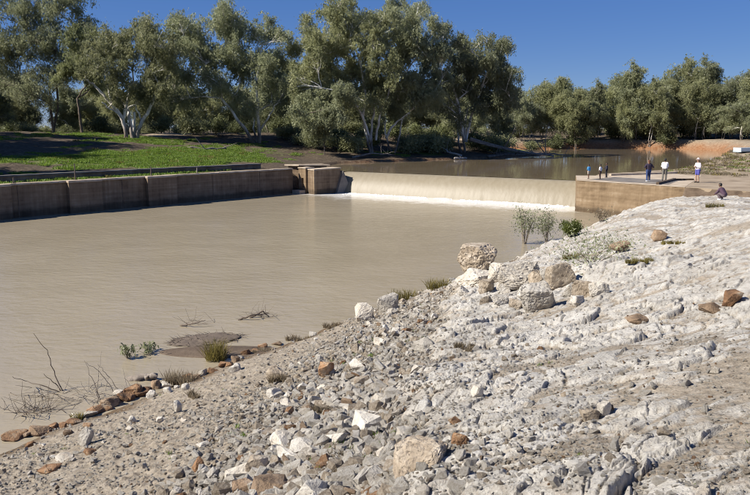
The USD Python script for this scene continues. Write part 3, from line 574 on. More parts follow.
def make_tree(name, label, base, forks, blobs, seed, leaf, bark, trunk_r=.4, limbs=(), floor=-9.0, nleaf=26000, leaf_size=.25, group=None, rz=0, clump=1.0, dead=(), flat=.75):
    """base: foot of the tree; forks: points (offsets from the base) at which the stems divide; blobs: (dx, dy, dz, r) clumps of crown."""
    rng = np.random.default_rng(seed)
    t = thing(name, label, 'tree', base, rz, group=group)
    stems, twigs = [], []
    forks = [np.array(f_, float) for f_ in forks]
    B = np.array(blobs, float)
    roots = []
    trunk_r *= .5
    for f_ in forks:
        p0 = np.array([rng.normal(0, .25) if len(forks) > 1 else 0, rng.normal(0, .2) if len(forks) > 1 else 0, -.5])
        roots.append(p0)
        pts = branch_path(p0, f_, rng, .03, 9)
        rad = np.linspace(trunk_r, trunk_r * .62, 9); rad[0] *= 1.35; rad[1] *= 1.12
        stems.append(tube(pts, rad, 9))
    lnodes = []
    for lp, lr in limbs:
        lp = np.array(lp); tt = np.linspace(0, len(lp) - 1, 4 * len(lp)); q3 = np.stack([np.interp(tt, np.arange(len(lp)), lp[:, k]) for k in range(3)], 1)
        for _ in range(2): q3[1:-1] = (q3[:-2] + 2 * q3[1:-1] + q3[2:]) / 4
        q3[1:-1] += rng.normal(0, .05, q3[1:-1].shape)
        stems.append(tube(q3, np.linspace(lr, lr * .4, len(q3)), 8)); lnodes += [(q3[-1], lr * .4), (q3[len(q3) * 2 // 3], lr * .55)]
    cents = []
    order = np.argsort(B[:, 2])
    nodes = [(f_, trunk_r * .62) for f_ in forks] + lnodes
    tot = (B[:, 3] ** 2).sum()
    for b in B[order]:
        c, r = b[:3], b[3]
        d = [np.linalg.norm(c - n_[0]) + max(0, n_[0][2] - c[2] + r * .5) * 3 for n_ in nodes]
        k = int(np.argmin(d)); st, sr = nodes[k]
        er = max(.05, min(sr * .62, .035 * np.linalg.norm(c - st) + .05))
        end = c + np.array([0, 0, -r * .25])
        pts = branch_path(st, end, rng, .10, 9)
        stems.append(tube(pts, np.linspace(min(sr * .8, er * 1.7), er, 9), 7))
        nodes.append((end, er)); nodes.append((pts[5], er * 1.3))
        nsub = max(7, int(9 * r / 2.0 + 6))
        nl = nleaf * 3.1 * r * r / tot
        sats = [c] + [c + r * .95 * (lambda q_: q_ / np.linalg.norm(q_))(rng.normal(0, 1, 3) + [0, 0, .35]) * [1, 1, .85] for _ in range(3)]
        for s_ in range(nsub):
            k_ = 0 if s_ < nsub * .45 else 1 + s_ % 3; rad_ = r if k_ == 0 else r * .55
            q_ = rng.normal(0, 1, 3); q_ /= np.linalg.norm(q_); q_ *= rad_ * rng.uniform(.3, 1.2) * np.array([1, 1, flat])
            e_ = sats[k_] + q_
            sp = branch_path(pts[rng.integers(4, 9)], e_, rng, .1, 6)
            twigs.append(tube(sp, np.linspace(er * .5, .016, 6), 4))
            out = q_ / (np.linalg.norm(q_) + 1e-6)
            for tw in range(4):
                pc = sp[rng.integers(3, 6)] + rng.normal(0, .24 * r ** .5, 3)
                nst = int(rng.integers(5, 11)); m = max(2, int(nl / nsub / 4 / 8 * rng.uniform(.5, 1.6)))
                st0 = pc + rng.normal(0, .20 * clump * np.sqrt(r / 1.8), (nst, 3))
                sd = out * rng.uniform(.2, .9) + rng.normal(0, .5, (nst, 3)) + [0, 0, -.55]; sd /= np.linalg.norm(sd, axis=1, keepdims=True)
                ln2 = clump * rng.uniform(.35, 1.15, (nst, 1, 1)); tt = rng.uniform(0, 1, (nst, m, 1)) ** .8
                po = st0[:, None] + sd[:, None] * ln2 * tt + np.array([0, 0, -.35]) * ln2 * tt ** 2 + rng.normal(0, .075 * clump, (nst, m, 3))
                cents.append(po.reshape(-1, 3))
    for p_, q_ in dead:
        stems.append(tube(branch_path(np.array(p_, float), np.array(q_, float), rng, .05, 7), np.linspace(.12, .03, 7), 6))
    obj('trunk', cat_m(stems), bark, t, smooth=True)
    obj('branches', cat_m(twigs), bark, t, smooth=True)
    cc = np.vstack(cents); cc = cc[cc[:, 2] > floor]
    v, f = leaf_tris(cc, leaf_size, rng, 1.0)
    obj('crown', (v, f), leaf, t)
    return t
def tree_px(name, label, bx_, D, forks, blobs, seed, leaf, bark, **kw):
    """forks and blobs of the tree standing at depth D given where they show in the photograph; the crown gets real depth"""
    base = on_bank(bx_, D); rng = np.random.default_rng(seed + 999); lm = []
    for pts, lr in kw.pop('limbs', ()):
        off = rng.uniform(-2.5, -.3); k_ = len(pts)
        lm.append(([P(x, y, D + off * i / (k_ - 1)) - base if i else P(x, y, D) - base for i, (x, y) in enumerate(pts)], lr))
    kw['limbs'] = lm
    fo = []
    for x, y in forks: p = P(x, y, D); fo.append(p + (0, rng.normal(0, .5), 0) - base)
    bl = []
    for x, y, r in blobs:
        R = r * PXM(D) * 1.06; sp = 5.0 if r < 16 else 3.5
        dy = rng.uniform(-sp, sp); p = P(x, y, D + dy) - base
        bl.append((*p, R)) 
        p2 = P(x + rng.normal(0, r * .35), y + rng.normal(0, r * .3), D - dy * .9) - base; bl.append((*p2, R * .8))
    return make_tree(name, label, base, fo, bl, seed, leaf, bark, **kw)

tree_px('gum_tree', 'tall dark-trunked gum filling the top left corner of the photo', 52, 108, [(50, 85), (58, 78)], [(8, 12, 26), (48, 0, 26), (78, 22, 16), (72, -5, 16), (22, 48, 22), (58, 48, 22), (82, 55, 12), (40, 72, 14), (-8, 45, 22), (5, 75, 14), (36, 36, 19), (62, 80, 12), (22, 88, 13), (92, 30, 9), (46, 98, 9)], 1, leaf_gum, bark_dark, trunk_r=.38, nleaf=34000)
tree_px('gum_tree', 'leaning dark gum with its trunk tilted left beside the thick forked gum', 82, 104, [(76, 98)], [(84, 40, 15), (96, 60, 12), (70, 68, 13), (92, 80, 9)], 2, leaf_dark, bark_dark, trunk_r=.42, nleaf=12000)
tree_px('gum_tree', 'thick forked gum with spreading white limbs above the grassy bank', 130, 97, [(126, 108), (136, 112)], [(88, 74, 8), (103, 52, 13), (118, 42, 12), (140, 32, 13), (128, 62, 13), (97, 62, 9), (155, 42, 12), (165, 66, 11), (152, 70, 11), (112, 78, 9), (135, 84, 9), (146, 20, 6), (150, 52, 12), (161, 88, 10), (118, 94, 8), (108, 36, 7), (170, 50, 9), (145, 100, 8)], 3, leaf_olive, bark_white, trunk_r=.55, nleaf=27000, limbs=[([(128, 144), (123, 118), (110, 102), (97, 88), (85, 78)], .3), ([(124, 118), (127, 100), (133, 84), (133, 66)], .2), ([(135, 144), (140, 125), (150, 108), (158, 90), (172, 72)], .3), ([(128, 130), (118, 112), (108, 108), (102, 102)], .16), ([(112, 104), (107, 85), (104, 66)], .13), ([(142, 122), (136, 108), (139, 92)], .14)])
tree_px('gum_tree', 'tall gum with a pale trunk and slanting white limb over the bank', 260, 100, [(256, 112), (252, 128)], [(180, 20, 12), (184, 44, 16), (215, 20, 15), (222, 8, 8), (240, 32, 17), (262, 30, 12), (278, 58, 14), (210, 56, 18), (248, 64, 18), (222, 86, 13), (182, 76, 12), (268, 86, 11), (236, 98, 10), (196, 98, 9), (204, 74, 8), (232, 50, 15), (262, 60, 13), (285, 80, 12), (200, 38, 13), (282, 38, 9), (250, 108, 10), (174, 100, 8), (278, 102, 9)], 4, leaf_grey, bark_white, trunk_r=.36, nleaf=46000, limbs=[([(258, 150), (240, 122), (222, 98), (200, 73)], .26), ([(260, 150), (258, 118), (256, 85), (262, 45)], .26), ([(259, 132), (272, 112), (284, 92)], .16), ([(228, 105), (240, 88), (238, 70)], .12)])
tree_px('gum_tree', 'biggest gum in the middle, its crown touching the top edge', 372, 98, [(362, 112), (374, 108)], [(333, 12, 13), (352, 22, 16), (344, 0, 8), (342, 46, 17), (318, 34, 11), (306, 22, 6), (372, 42, 18), (364, 70, 17), (392, 66, 15), (336, 74, 14), (318, 60, 12), (352, 96, 12), (300, 44, 10), (325, 50, 13), (384, 18, 10), (310, 70, 12), (366, 20, 10), (300, 84, 10), (380, 100, 11)], 5, leaf_olive, bark_white, trunk_r=.4, nleaf=46000, limbs=[([(370, 142), (364, 118), (352, 98), (342, 82)], .22), ([(363, 116), (366, 90), (358, 55), (350, 40)], .18), ([(376, 140), (380, 112), (392, 84)], .18)])
tree_px('gum_tree', 'gum with a V of two white stems right of the biggest tree', 392, 100, [(385, 122), (402, 120)], [(394, 6, 10), (404, 28, 15), (416, 16, 8), (398, 48, 14), (426, 52, 13), (434, 24, 6), (420, 78, 15), (440, 76, 11), (404, 88, 14), (378, 84, 12), (440, 50, 10), (422, 6, 6), (412, 38, 12), (420, 100, 12), (436, 96, 10), (396, 110, 10)], 6, leaf_gum, bark_white, trunk_r=.3, nleaf=38000, limbs=[([(386, 138), (392, 126), (401, 119)], .2), ([(398, 100), (402, 70), (404, 48)], .14), ([(402, 80), (412, 62), (426, 50)], .12)])
tree_px('gum_tree', 'small drooping pale green gum in front of the shaded bank', 324, 92, [(324, 136)], [(314, 102, 12), (331, 94, 12), (309, 122, 9), (336, 114, 10), (322, 126, 9), (344, 96, 7), (300, 112, 7)], 7, leaf_grey, bark_dark, trunk_r=.16, nleaf=16000)
tree_px('gum_tree', 'gum with a straight white trunk at the point of the left bank', 465, 106, [(459, 112), (468, 108)], [(441, 30, 8), (446, 44, 8), (455, 62, 13), (480, 60, 15), (500, 52, 10), (494, 78, 14), (470, 86, 14), (512, 72, 7), (512, 98, 10), (446, 88, 11), (486, 42, 7), (503, 42, 5), (496, 104, 11), (430, 66, 9), (472, 70, 13), (440, 108, 11), (480, 100, 12), (462, 44, 9), (506, 86, 9), (455, 118, 9)], 8, leaf_gum, bark_white, trunk_r=.34, nleaf=40000, limbs=[([(464, 142), (460, 120), (458, 100), (450, 80)], .26), ([(466, 142), (472, 112), (482, 88), (488, 68)], .2), ([(459, 108), (448, 98), (442, 88)], .12)])
# woodland close behind the big trees: copies of three bushy kinds
def bushy(seed, leaf, bark, H, name, label, group, n=12000, wide=.42, low=.27):
    rng = np.random.default_rng(seed); bl = []
    for k in range(13):
        z = H * (low + (.92 - low) * (k + .5) / 13); w = H * wide * math.sin(math.pi * min(.95, max(.2, (k + 1.8) / 15))) ** .7 * .75
        a = rng.uniform(0, 6.28); rr_ = w * rng.uniform(.25, 1.0)
        bl.append((rr_ * math.cos(a), rr_ * math.sin(a), z, H * rng.uniform(.09, .15)))
    return make_tree(name, label, (0, 0, 0), [(rng.normal(0, .3), rng.normal(0, .3), H * .3), (H * .08, -.2, H * .34)], bl, seed, leaf, bark, trunk_r=H * .016, nleaf=n, leaf_size=.23, group=group, floor=.5)
GB, GF, GS = 'gum trees of the woodland behind the left bank', 'gum trees along the far bank of the river', 'low scrub under the gums on the left bank'
proto = [bushy(21, leaf_olive, bark_white, 12, 'river_gum', '', GF, n=15000), bushy(22, leaf_gum, bark_white, 12, 'river_gum', '', GF, n=15000, wide=.36), bushy(23, leaf_grey, bark_white, 12, 'river_gum', '', GF, n=15000), bushy(24, leaf_olive, bark_dark, 12, 'river_gum', '', GF, n=15000, wide=.5)]
far = [(522, 94, 138), (543, 84, 143), (561, 77, 140), (578, 90, 138), (597, 84, 142), (612, 86, 147), (634, 67, 141), (652, 82, 138), (668, 80, 143), (684, 62, 146), (697, 80, 139), (713, 62, 140), (731, 76, 137), (746, 66, 134), (766, 62, 130), (786, 70, 128),
       (532, 104, 136.5), (588, 106, 136), (624, 100, 136), (660, 104, 136), (704, 100, 135), (724, 106, 132), (757, 96, 128), (742, 100, 126)]
GOT = [0] * 4
rng = np.random.default_rng(44)
FAR_LAB = {522: 'gum at the left end of the far bank row', 543: 'far bank gum shading the parked wagon', 561: 'rounded far bank gum right of the parked wagon', 578: 'far bank gum above the left end of the platform', 597: 'far bank gum above the white-shirted child', 612: 'far bank gum just right of the three children',
    634: 'tall gum above its neighbours midway along the far bank', 652: 'far bank gum behind the woman in blue jeans', 668: 'far bank gum behind the man in the white shirt', 684: 'tallest slender gum rising above the far bank treeline', 697: 'far bank gum behind the person in blue shorts', 713: 'tall rounded gum right of the slender one on the far bank',
    731: 'far bank gum above the crouching person', 746: 'gum at the right edge of the photo on the orange far bank', 766: 'gum just past the right edge of the far bank', 786: 'gum well past the right edge of the far bank',
    532: 'low bushy gum left of the parked wagon', 588: 'low bushy gum above the blue-shirted child', 624: 'low bushy gum under the tall midway gum', 660: 'low bushy gum between the woman and the man in white', 704: 'low bushy gum over the pale hat', 724: 'low bushy gum where the orange bank begins', 757: 'low bushy gum on the orange bank outside the edge', 742: 'low bushy gum above the pale boat'}
def far_label(i, x, y): return FAR_LAB[x]
for i, (x, yt, D) in enumerate(far):
    X = P(x, 128, D)[0]; D = D + (8 if yt < 95 else 12); X = P(x, 128, D)[0]; z = hb(X, D); H = P(x, yt, D)[2] - z; k = int(rng.integers(0, 4)); s = H / 11.6
    w = s * rng.uniform(.85, 1.15) if H > 8 else s * 1.35
    lab = far_label(i, x, yt)
    if not GOT[k]:
        GOT[k] = 1; o = proto[k]; xf = UsdGeom.Xformable(o).GetOrderedXformOps()
        xf[0].Set(Gf.Vec3d(X, D, z - .1)); xf[1].Set(float(rng.uniform(0, 360))); xf[2].Set(Gf.Vec3f(w, w, s)); tag(o, lab, 'tree', GF)
    else: dup(proto[k], (X, D, z - .1), rng.uniform(0, 6.28), (w, w, s), lab, GF)
WOOD = []
for x, yt, D in [(-30, 60, 126), (5, 66, 128), (30, 80, 122), (70, 84, 124), (98, 80, 130), (112, 92, 119), (150, 82, 124), (166, 62, 132), (190, 82, 126), (205, 96, 118), (222, 88, 128), (270, 76, 120), (290, 60, 124), (300, 92, 116), (312, 74, 128), (330, 86, 122), (352, 90, 118),
                 (400, 92, 120), (420, 84, 124), (445, 92, 122), (452, 104, 114), (480, 92, 122), (500, 98, 126), (515, 92, 128), (-60, 50, 118), (-75, 20, 105), (240, 84, 134), (380, 76, 130)]:
    X = P(x, 128, D)[0]; z = hb(X, D); H = P(x, yt, D)[2] - z; s = H / 11.6; w = s * rng.uniform(1.0, 1.3); k = int(rng.integers(0, 4))
    if z < 2.5: continue
    WOOD.append((x, yt, dup(proto[k], (X, D, z - .1), rng.uniform(0, 6.28), (w, w, s), '', GB)))
BIG = [(-500, 0, 'outside the left edge, behind the corner gum'), (0, 66, 'behind the tall corner gum'), (66, 104, 'behind the leaning dark gum'), (104, 166, 'behind the thick forked gum'), (166, 288, 'behind the gum with the slanting limb'), (288, 346, 'behind the small drooping gum'), (346, 384, 'behind the biggest gum'), (384, 440, 'behind the V-stemmed gum'), (440, 900, 'behind the white-trunked gum of the point')]
NTH = ['first', 'second', 'third', 'fourth', 'fifth', 'sixth', 'seventh', 'eighth', 'ninth', 'tenth', 'eleventh', 'twelfth', 'thirteenth', 'fourteenth']
SWAP = ('behind', 'near')
def name_by_place(items, what):
    for x0, x1, where in BIG:
        for j, it in enumerate(sorted([t_ for t_ in items if x0 <= t_[0] < x1], key=lambda t_: t_[0])):
            w_ = where.replace('behind', 'near') if what.endswith('bush') else where
            it[2].SetCustomDataByKey('label', f'{what} {w_}, {NTH[j]} from the left there')
name_by_place(WOOD, 'woodland gum')
for i, (X, D, H) in enumerate([(-46, 54, 17), (-54, 64, 20), (-52, 74, 19), (-62, 58, 20), (-60, 86, 20), (-57, 50, 19), (-56, 68, 21), (-66, 78, 20)]):
    s = H / 11.6; dup(proto[int(rng.integers(0, 4))], (X, D, hb(X, D) - .1), rng.uniform(0, 6.28), (s * 1.1, s * 1.1, s), 'gum outside the left edge whose shade falls on the bank', 'gums outside the left edge')
# background woodland reaching back
for i in range(60):
    D = rng.uniform(150, 235); x = rng.uniform(-40, 800) if i < 45 else rng.uniform(480, 800); X = P(x, 128, D)[0]
    H = rng.uniform(9, 13); s = H / 11.6
    dup(proto[int(rng.integers(0, 4))], (X, D, hb(X, D) - .1), rng.uniform(0, 6.28), (s * 1.3, s * 1.3, s), 'distant gum showing only between nearer crowns', 'distant gums beyond both banks')

# ------------------------------------------------------------------ bank litter: dead wood, scrub, grass
def log(name, label, pts, r0, r1, mat, group=None, stubs=2, seed=0, cat='log'):
    rng = np.random.default_rng(seed); pts = np.asarray(pts, float); c = pts[0]
    t = thing(name, label, cat, c, group=group)
    n = 9; tt = np.linspace(0, len(pts) - 1, n)
    pp = np.stack([np.interp(tt, np.arange(len(pts)), pts[:, k]) for k in range(3)], 1) - c + rng.normal(0, r0 * .25, (n, 3))
    obj('stem', tube(pp, np.linspace(r0, r1, n), 8), mat, t, smooth=True)
    L_ = np.linalg.norm(pp[-1] - pp[0])
    for k in range(stubs):
        i = rng.integers(2, n - 1); d = rng.normal(0, 1, 3); d[2] = abs(d[2]) * .8 + .2; d /= np.linalg.norm(d)
        obj('limb', tube(bezier(pp[i], pp[i] + d * L_ * .15 + rng.normal(0, .04 * L_, 3), pp[i] + d * L_ * rng.uniform(.2, .38), 6), np.linspace(r1 * .7, r1 * .15, 6), 5), mat, t, smooth=True)
    return t
pale_wood = mottled('pale_wood', [(.3, (.28, .24, .2)), (.55, (.45, .4, .34)), (.8, (.58, .53, .46))], 3, .9, .4, .02, 12, .1)
def bp(x, D, dz=.15): X = P(x, 128, D)[0]; return (X, D, max(hb(X, D), RIVER) + dz)
log('fallen_log', 'fallen dead trunk sloping down into the river at the point', [bp(470, 104, 2.2), bp(500, 105, 1.1), bp(532, 106, .5), bp(556, 107, .1)], .3, .12, dead_wood, seed=1, stubs=6)
log('fallen_log', 'pale bleached log lying on the bank below the white-trunked gum', [bp(462, 99, .3), bp(448, 101, .5), bp(446, 104, 1.0)], .16, .08, pale_wood, seed=2, stubs=3)
log('fallen_log', 'dark tangle of dead limbs at the waterline of the point', [bp(488, 101, .2), bp(505, 103, .5), bp(526, 105, .3)], .22, .09, bark_dark, seed=3, stubs=9)
log('fallen_log', 'grey driftwood branch reaching out over the river', [bp(520, 106, .3), bp(548, 108, .4), bp(572, 110, .05)], .18, .05, dead_wood, seed=4, stubs=8)
log('fallen_log', 'short pale log end beside the waterline, left of the driftwood', [bp(455, 97, .15), bp(467, 98, .2)], .15, .1, pale_wood, seed=5, stubs=1)
log('fallen_log', 'dark log on the grass behind the wall', [bp(186, 84, .1), bp(205, 85, .15), bp(226, 88, .2)], .2, .12, dead_wood, seed=6, stubs=2)
log('fallen_log', 'dark branch propped on the shaded bank', [bp(352, 92, .1), bp(372, 93, .6), bp(392, 95, .4)], .14, .05, dead_wood, seed=7, stubs=4)
rngs = np.random.default_rng(77)
def scrub(loc, w, h, leaf, n, seed, name, label, cat='shrub', group=None, size=.16, stems=9, stem_mat=None, spread=1.0, up=.0):
    rng = np.random.default_rng(seed)
    t = thing(name, label, cat, loc, group=group); st = []; ce = []
    for k in range(stems):
        a = rng.uniform(0, 6.28); r_ = w / 2 * math.sqrt(rng.uniform(0, 1)); e_ = np.array([r_ * math.cos(a), r_ * math.sin(a), h * rng.uniform(.55, 1.0)])
        sp = bezier(np.array([r_ * .14 * math.cos(a + .4), r_ * .14 * math.sin(a + .4), -.05]), np.array([r_ * rng.uniform(.2, .9) * math.cos(a), r_ * rng.uniform(.2, .9) * math.sin(a), h * rng.uniform(.3, .6)]), e_, 6); st.append(tube(sp, np.linspace(.010, .004, 6) * max(h, .6), 4))
        m = int(n / stems); tt = rng.uniform(.05, 1, (m, 1)); k0 = sp[-1] * tt + sp[2] * (1 - tt)
        ce.append(k0 + rng.normal(0, .12 * w * spread, (m, 3)) * [1, 1, .8])
    ce = np.vstack(ce); ce[:, 2] = np.maximum(ce[:, 2], .03)
    obj('stem', cat_m(st), stem_mat or twig_brown, t)
    v, f = leaf_tris(ce, size, rng, up); obj('foliage', (v, f), leaf, t)
    return t
sp0 = [scrub((0, 0, 0), 2.4, 1.8, leaf_dark, 2600, 31, 'bank_shrub', '', group=GS, size=.22), scrub((0, 0, 0), 2.8, 1.5, leaf_olive, 2600, 32, 'bank_shrub', '', group=GS, size=.22)]
placed = [0, 0]; SCR = [[], []]
rf = np.random.default_rng(15); FARSCRUB = [(x_ + rf.uniform(-5, 5), rf.uniform(143, 153)) for x_ in range(516, 760, 19)]
for x, D in [(8, 118), (28, 114), (40, 119), (95, 112), (108, 115), (160, 112), (196, 108), (215, 106), (236, 110), (285, 104), (300, 108), (344, 106), (356, 103), (410, 106), (432, 108), (446, 112), (490, 112), (505, 114), (178, 116), (68, 117), (276, 112), (398, 111), (312, 98), (330, 99), (352, 97), (336, 104), (300, 101), (368, 101), (410, 101), (424, 104), (436, 103), (286, 112), (445, 105), (418, 112), (376, 108), (146, 118), (120, 120), (52, 121), (20, 122), (480, 109), (494, 108), (382, 118), (328, 116), (350, 116), (232, 118), (252, 117)] + FARSCRUB:
    X = P(x, 128, D)[0]; loc = (X, D, hb(X, D)); k = int(rngs.integers(0, 2)); s = rngs.uniform(.8, 1.5) * (1.35 if D > 140 else 1.1); lab = ['dark understory shrub beneath the far bank gums', 'olive understory shrub beneath the far bank gums'][k] if D > 140 else ['low dark scrub bush under the gums of the left bank', 'low olive scrub bush under the gums of the left bank'][k]
    if not placed[k]:
        placed[k] = 1; xf = UsdGeom.Xformable(sp0[k]).GetOrderedXformOps(); xf[0].Set(Gf.Vec3d(*map(float, loc))); xf[2].Set(Gf.Vec3f(s, s, s)); tag(sp0[k], lab); SCR[k].append((x, 0, sp0[k]))
    else:
        o = dup(sp0[k], loc, rngs.uniform(0, 6.28), s, lab, GS if D < 140 else 'understory shrubs along the far bank')
        if D < 140: SCR[k].append((x, 0, o))
name_by_place(SCR[0], 'low dark scrub bush'); name_by_place(SCR[1], 'low olive scrub bush')
# grass on the left bank: one object of many tufts
def blades(n, h, spread, rng, w=.012):
    a = rng.uniform(0, 6.28, n); r_ = spread * np.sqrt(rng.uniform(0, 1, n)); b = np.stack([r_ * np.cos(a), r_ * np.sin(a), np.zeros(n)], 1)
    l = h * rng.uniform(.5, 1.1, n); lean = rng.normal(0, .38, (n, 2)); tip = b + np.stack([lean[:, 0] * l, lean[:, 1] * l, l], 1)
    u = np.stack([-np.sin(a * 3), np.cos(a * 3), np.zeros(n)], 1) * w
    mid = b * .45 + tip * .55 + np.array([0, 0, .08]) * l[:, None]
    v = np.stack([b - u, b + u, mid + u * .8, mid - u * .8, tip], 1).reshape(-1, 3); k = np.arange(n)[:, None] * 5
    return v, np.vstack([k + [0, 1, 2], k + [0, 2, 3], k + [3, 2, 4]])
def instancer(name, protos, pos, which, yaw, scale, label, cat, kind='stuff', tilt=None):
    pi = UsdGeom.PointInstancer.Define(stage, numbered('/World', name))
    for k, (m, mat, smo) in enumerate(protos):
        usdkit.mesh(stage, f'{pi.GetPath()}/prototypes/{name}_kind_{"abcdefghijklmnop"[k]}', m, mat, smo)
        pi.CreatePrototypesRel().AddTarget(f'{pi.GetPath()}/prototypes/{name}_kind_{"abcdefghijklmnop"[k]}')
    pi.CreateProtoIndicesAttr(Vt.IntArray.FromNumpy(np.asarray(which, np.int32)))
    pi.CreatePositionsAttr(Vt.Vec3fArray.FromNumpy(np.asarray(pos, np.float32)))
    pi.CreateScalesAttr(Vt.Vec3fArray.FromNumpy(np.asarray(scale, np.float32)))
    n = len(pos); tl = np.zeros((n, 2)) if tilt is None else tilt
    q = []
    for i in range(n):
        r = Gf.Rotation(Gf.Vec3d(0, 0, 1), float(np.degrees(yaw[i])))
        if tilt is not None: r = r * Gf.Rotation(Gf.Vec3d(1, 0, 0), float(np.degrees(tl[i, 0]))) * Gf.Rotation(Gf.Vec3d(0, 1, 0), float(np.degrees(tl[i, 1])))
        q.append(Gf.Quath(r.GetQuat()))
    pi.CreateOrientationsAttr(Vt.QuathArray(q))
    return tag(pi.GetPrim(), label, cat, kind=kind)
rng = np.random.default_rng(8)
gxs, gys = rng.uniform(-62, 6, 60000), rng.uniform(46, 108, 60000)
gz, gm = bank_height(gxs[:, None], gys[:, None], True)
ok = (rng.uniform(0, 1, 60000) < gm[:, 0, 0] ** 1.5) ; gxs, gys, gz = gxs[ok], gys[ok], gz[ok, 0]
n = len(gxs)
instancer('grass', [(blades(60, .11, .42, rng, .02), grass_green, False), (blades(50, .15, .4, rng, .02), grass_green, False), (blades(40, .2, .3, rng, .02), grass_yellow, False)],
          np.stack([gxs, gys, gz], 1), rng.choice(3, n, p=[.6, .37, .03]), rng.uniform(0, 6.28, n), rng.uniform(.7, 1.5, (n, 1)) * np.ones((1, 3)), 'green grass growing in patches on the bank behind the wall', 'grass')
gxs, gys = rng.uniform(20, 52, 9000), rng.uniform(50, 84, 9000)
gz, gm = bank_height(gxs[:, None], gys[:, None], True)
ok = (gz[:, 0] > 2.32) & (fb(gxs, gys, .3, 4, 141) > rng.uniform(-.12, .22, 9000)) & (cap_side(gxs[:, None], gys[:, None])[:, 0] > 0); gxs, gys, gz = gxs[ok], gys[ok], gz[ok, 0]; n = len(gxs)
instancer('bank_grass', [(blades(30, .16, .3, rng, .015), grass_dry, False), (blades(30, .14, .3, rng, .015), grass_yellow, False), (blades(24, .12, .25, rng, .015), grass_green, False)],
          np.stack([gxs, gys, gz], 1), rng.choice(3, n, p=[.5, .3, .2]), rng.uniform(0, 6.28, n), rng.uniform(.6, 1.6, (n, 1)) * np.ones((1, 3)), 'thin dry grass on the sandy bank at the right beyond the platform', 'grass')
# ------------------------------------------------------------------ rocks
def rock_mesh(seed, sub=2, dims=(1, 1, 1), planes=11, rough=.06, cut=(.45, .85), rscale=2.2):
    rng = np.random.default_rng(seed); npt = 10 + planes // 2
    p = rng.uniform(-1, 1, (npt, 3)); p /= np.maximum(np.abs(p).max(1, keepdims=True), np.linalg.norm(p, axis=1, keepdims=True) * .82); p *= rng.uniform(.86, 1.0, (npt, 1))
    m = trimesh.convex.convex_hull(p); v, f = m.vertices, m.faces
    v, f = trimesh.remesh.subdivide_to_size(v, f, {2: .8, 3: .34, 4: .17, 5: .1}[sub]); m = trimesh.Trimesh(v, f, process=True); v = m.vertices.copy(); n = m.vertex_normals
    if sub > 2: v = trimesh.smoothing.filter_laplacian(trimesh.Trimesh(v, m.faces, process=False), iterations=2, lamb=.35).vertices.copy()
    o = seed * 3.17
    big = meshkit.fbm(v * rscale * .9 + o, 3, seed) - .5; ridg = np.abs(meshkit.fbm(v * rscale * 1.9 + o, 3, seed + 1) - .5); fine = meshkit.fbm(v * rscale * 4.5 + o, 3, seed + 2) - .5
    lump = np.abs(meshkit.noise(v * rscale * 2.8 + o, seed + 3) - .5)
    v = v + n * (rough * (2.2 * big - 2.0 * np.exp(-(ridg / .035) ** 2) * .35 + 1.1 * fine + .8 * lump))[:, None]
    v = v / np.abs(v).max(0) * .5 * np.array(dims); v[:, 2] -= v[:, 2].min()
    return trimesh.Trimesh(v, m.faces, process=False)
def chip_mesh(seed, dims, npt=11):
    rng = np.random.default_rng(seed); p = rng.uniform(-1, 1, (npt, 3)); p /= np.maximum(np.abs(p).max(1, keepdims=True), np.linalg.norm(p, axis=1, keepdims=True) * .85)
    m = trimesh.convex.convex_hull(p * np.array(dims) / 2)
    v, f = trimesh.remesh.subdivide(m.vertices, m.faces)
    v = v + rng.normal(0, .022, v.shape) * np.array(dims); v[:, 2] -= v[:, 2].min()
    return trimesh.Trimesh(v, f, process=False)
def rock_at(name, label, px, py, wpx, hpx, mat, seed, group=None, depth=None, sink=.18, rz=None, sub=3, lift=0, rough=.07, planes=11, rscale=2.4, cat='rock', tilt=0, under=0, where=None, wide=None):
    """a stone standing where its foot shows at (px, py), wpx by hpx photograph pixels large"""
    p = on_slope(px, py, lift) if where is None else np.array(where, float); Y = p[1]
    w, h = wpx * Y / FOC, hpx * Y / FOC * 1.03
    m = rock_mesh(seed, sub, (w, depth or w * .85, h / (1 - sink)), planes, rough * .8, rscale=rscale)
    if under: m.vertices[:, :2] *= (1 - under * np.clip(1 - m.vertices[:, 2] / (.6 * m.vertices[:, 2].max()), 0, 1) ** 1.3)[:, None]; m.vertices[:, 2] = np.minimum(m.vertices[:, 2], m.vertices[:, 2].max() * .9 + m.vertices[:, 2] * .02)
    if tilt: m.apply_transform(trimesh.transformations.rotation_matrix(tilt, (0, 1, 0)))
    rng = np.random.default_rng(seed)
    if rz is None: rz = rng.uniform(-.4, .4)
    m.apply_transform(trimesh.transformations.rotation_matrix(rz, (0, 0, 1)))
    m.apply_translation((p[0], p[1] + (depth or w * .85) * .35, p[2] - h * sink / (1 - sink)))
    return obj(name, m, mat, smooth=24, label=label, cat=cat, group=group)
rock_at('boulder', 'large beige boulder perched on the ridge against the brown water', 477, 276, 44, 34, beige_rock, 253, sub=5, sink=.16, rough=.12, rscale=2.2, planes=14, under=.32)
rock_at('boulder', 'white-topped boulder leaning on the slab below the ridge', 546, 309, 38, 28, white_rock, 262, sub=5, sink=.15, rough=.08, planes=12, tilt=-.4)
rock_at('boulder', 'brown-faced boulder at the right end of the ridge', 561, 288, 28, 24, beige_rock, 203, sub=4, sink=.15, rough=.09)
rock_at('boulder', 'blocky cracked boulder in the middle of the ridge', 520, 287, 50, 24, pale_rock, 204, sub=5, sink=.3, rough=.10, rscale=2.8, planes=16)
rock_at('boulder', 'crumbling pale boulder right beneath the perched one', 479, 285, 46, 13, pale_rock, 205, sub=4, sink=.35, rough=.13, rscale=3)
rock_at('boulder', 'pale cracked block just right of the perched boulder', 500, 281, 26, 20, pale_rock, 206, sub=4, sink=.2, rough=.11, rscale=4)
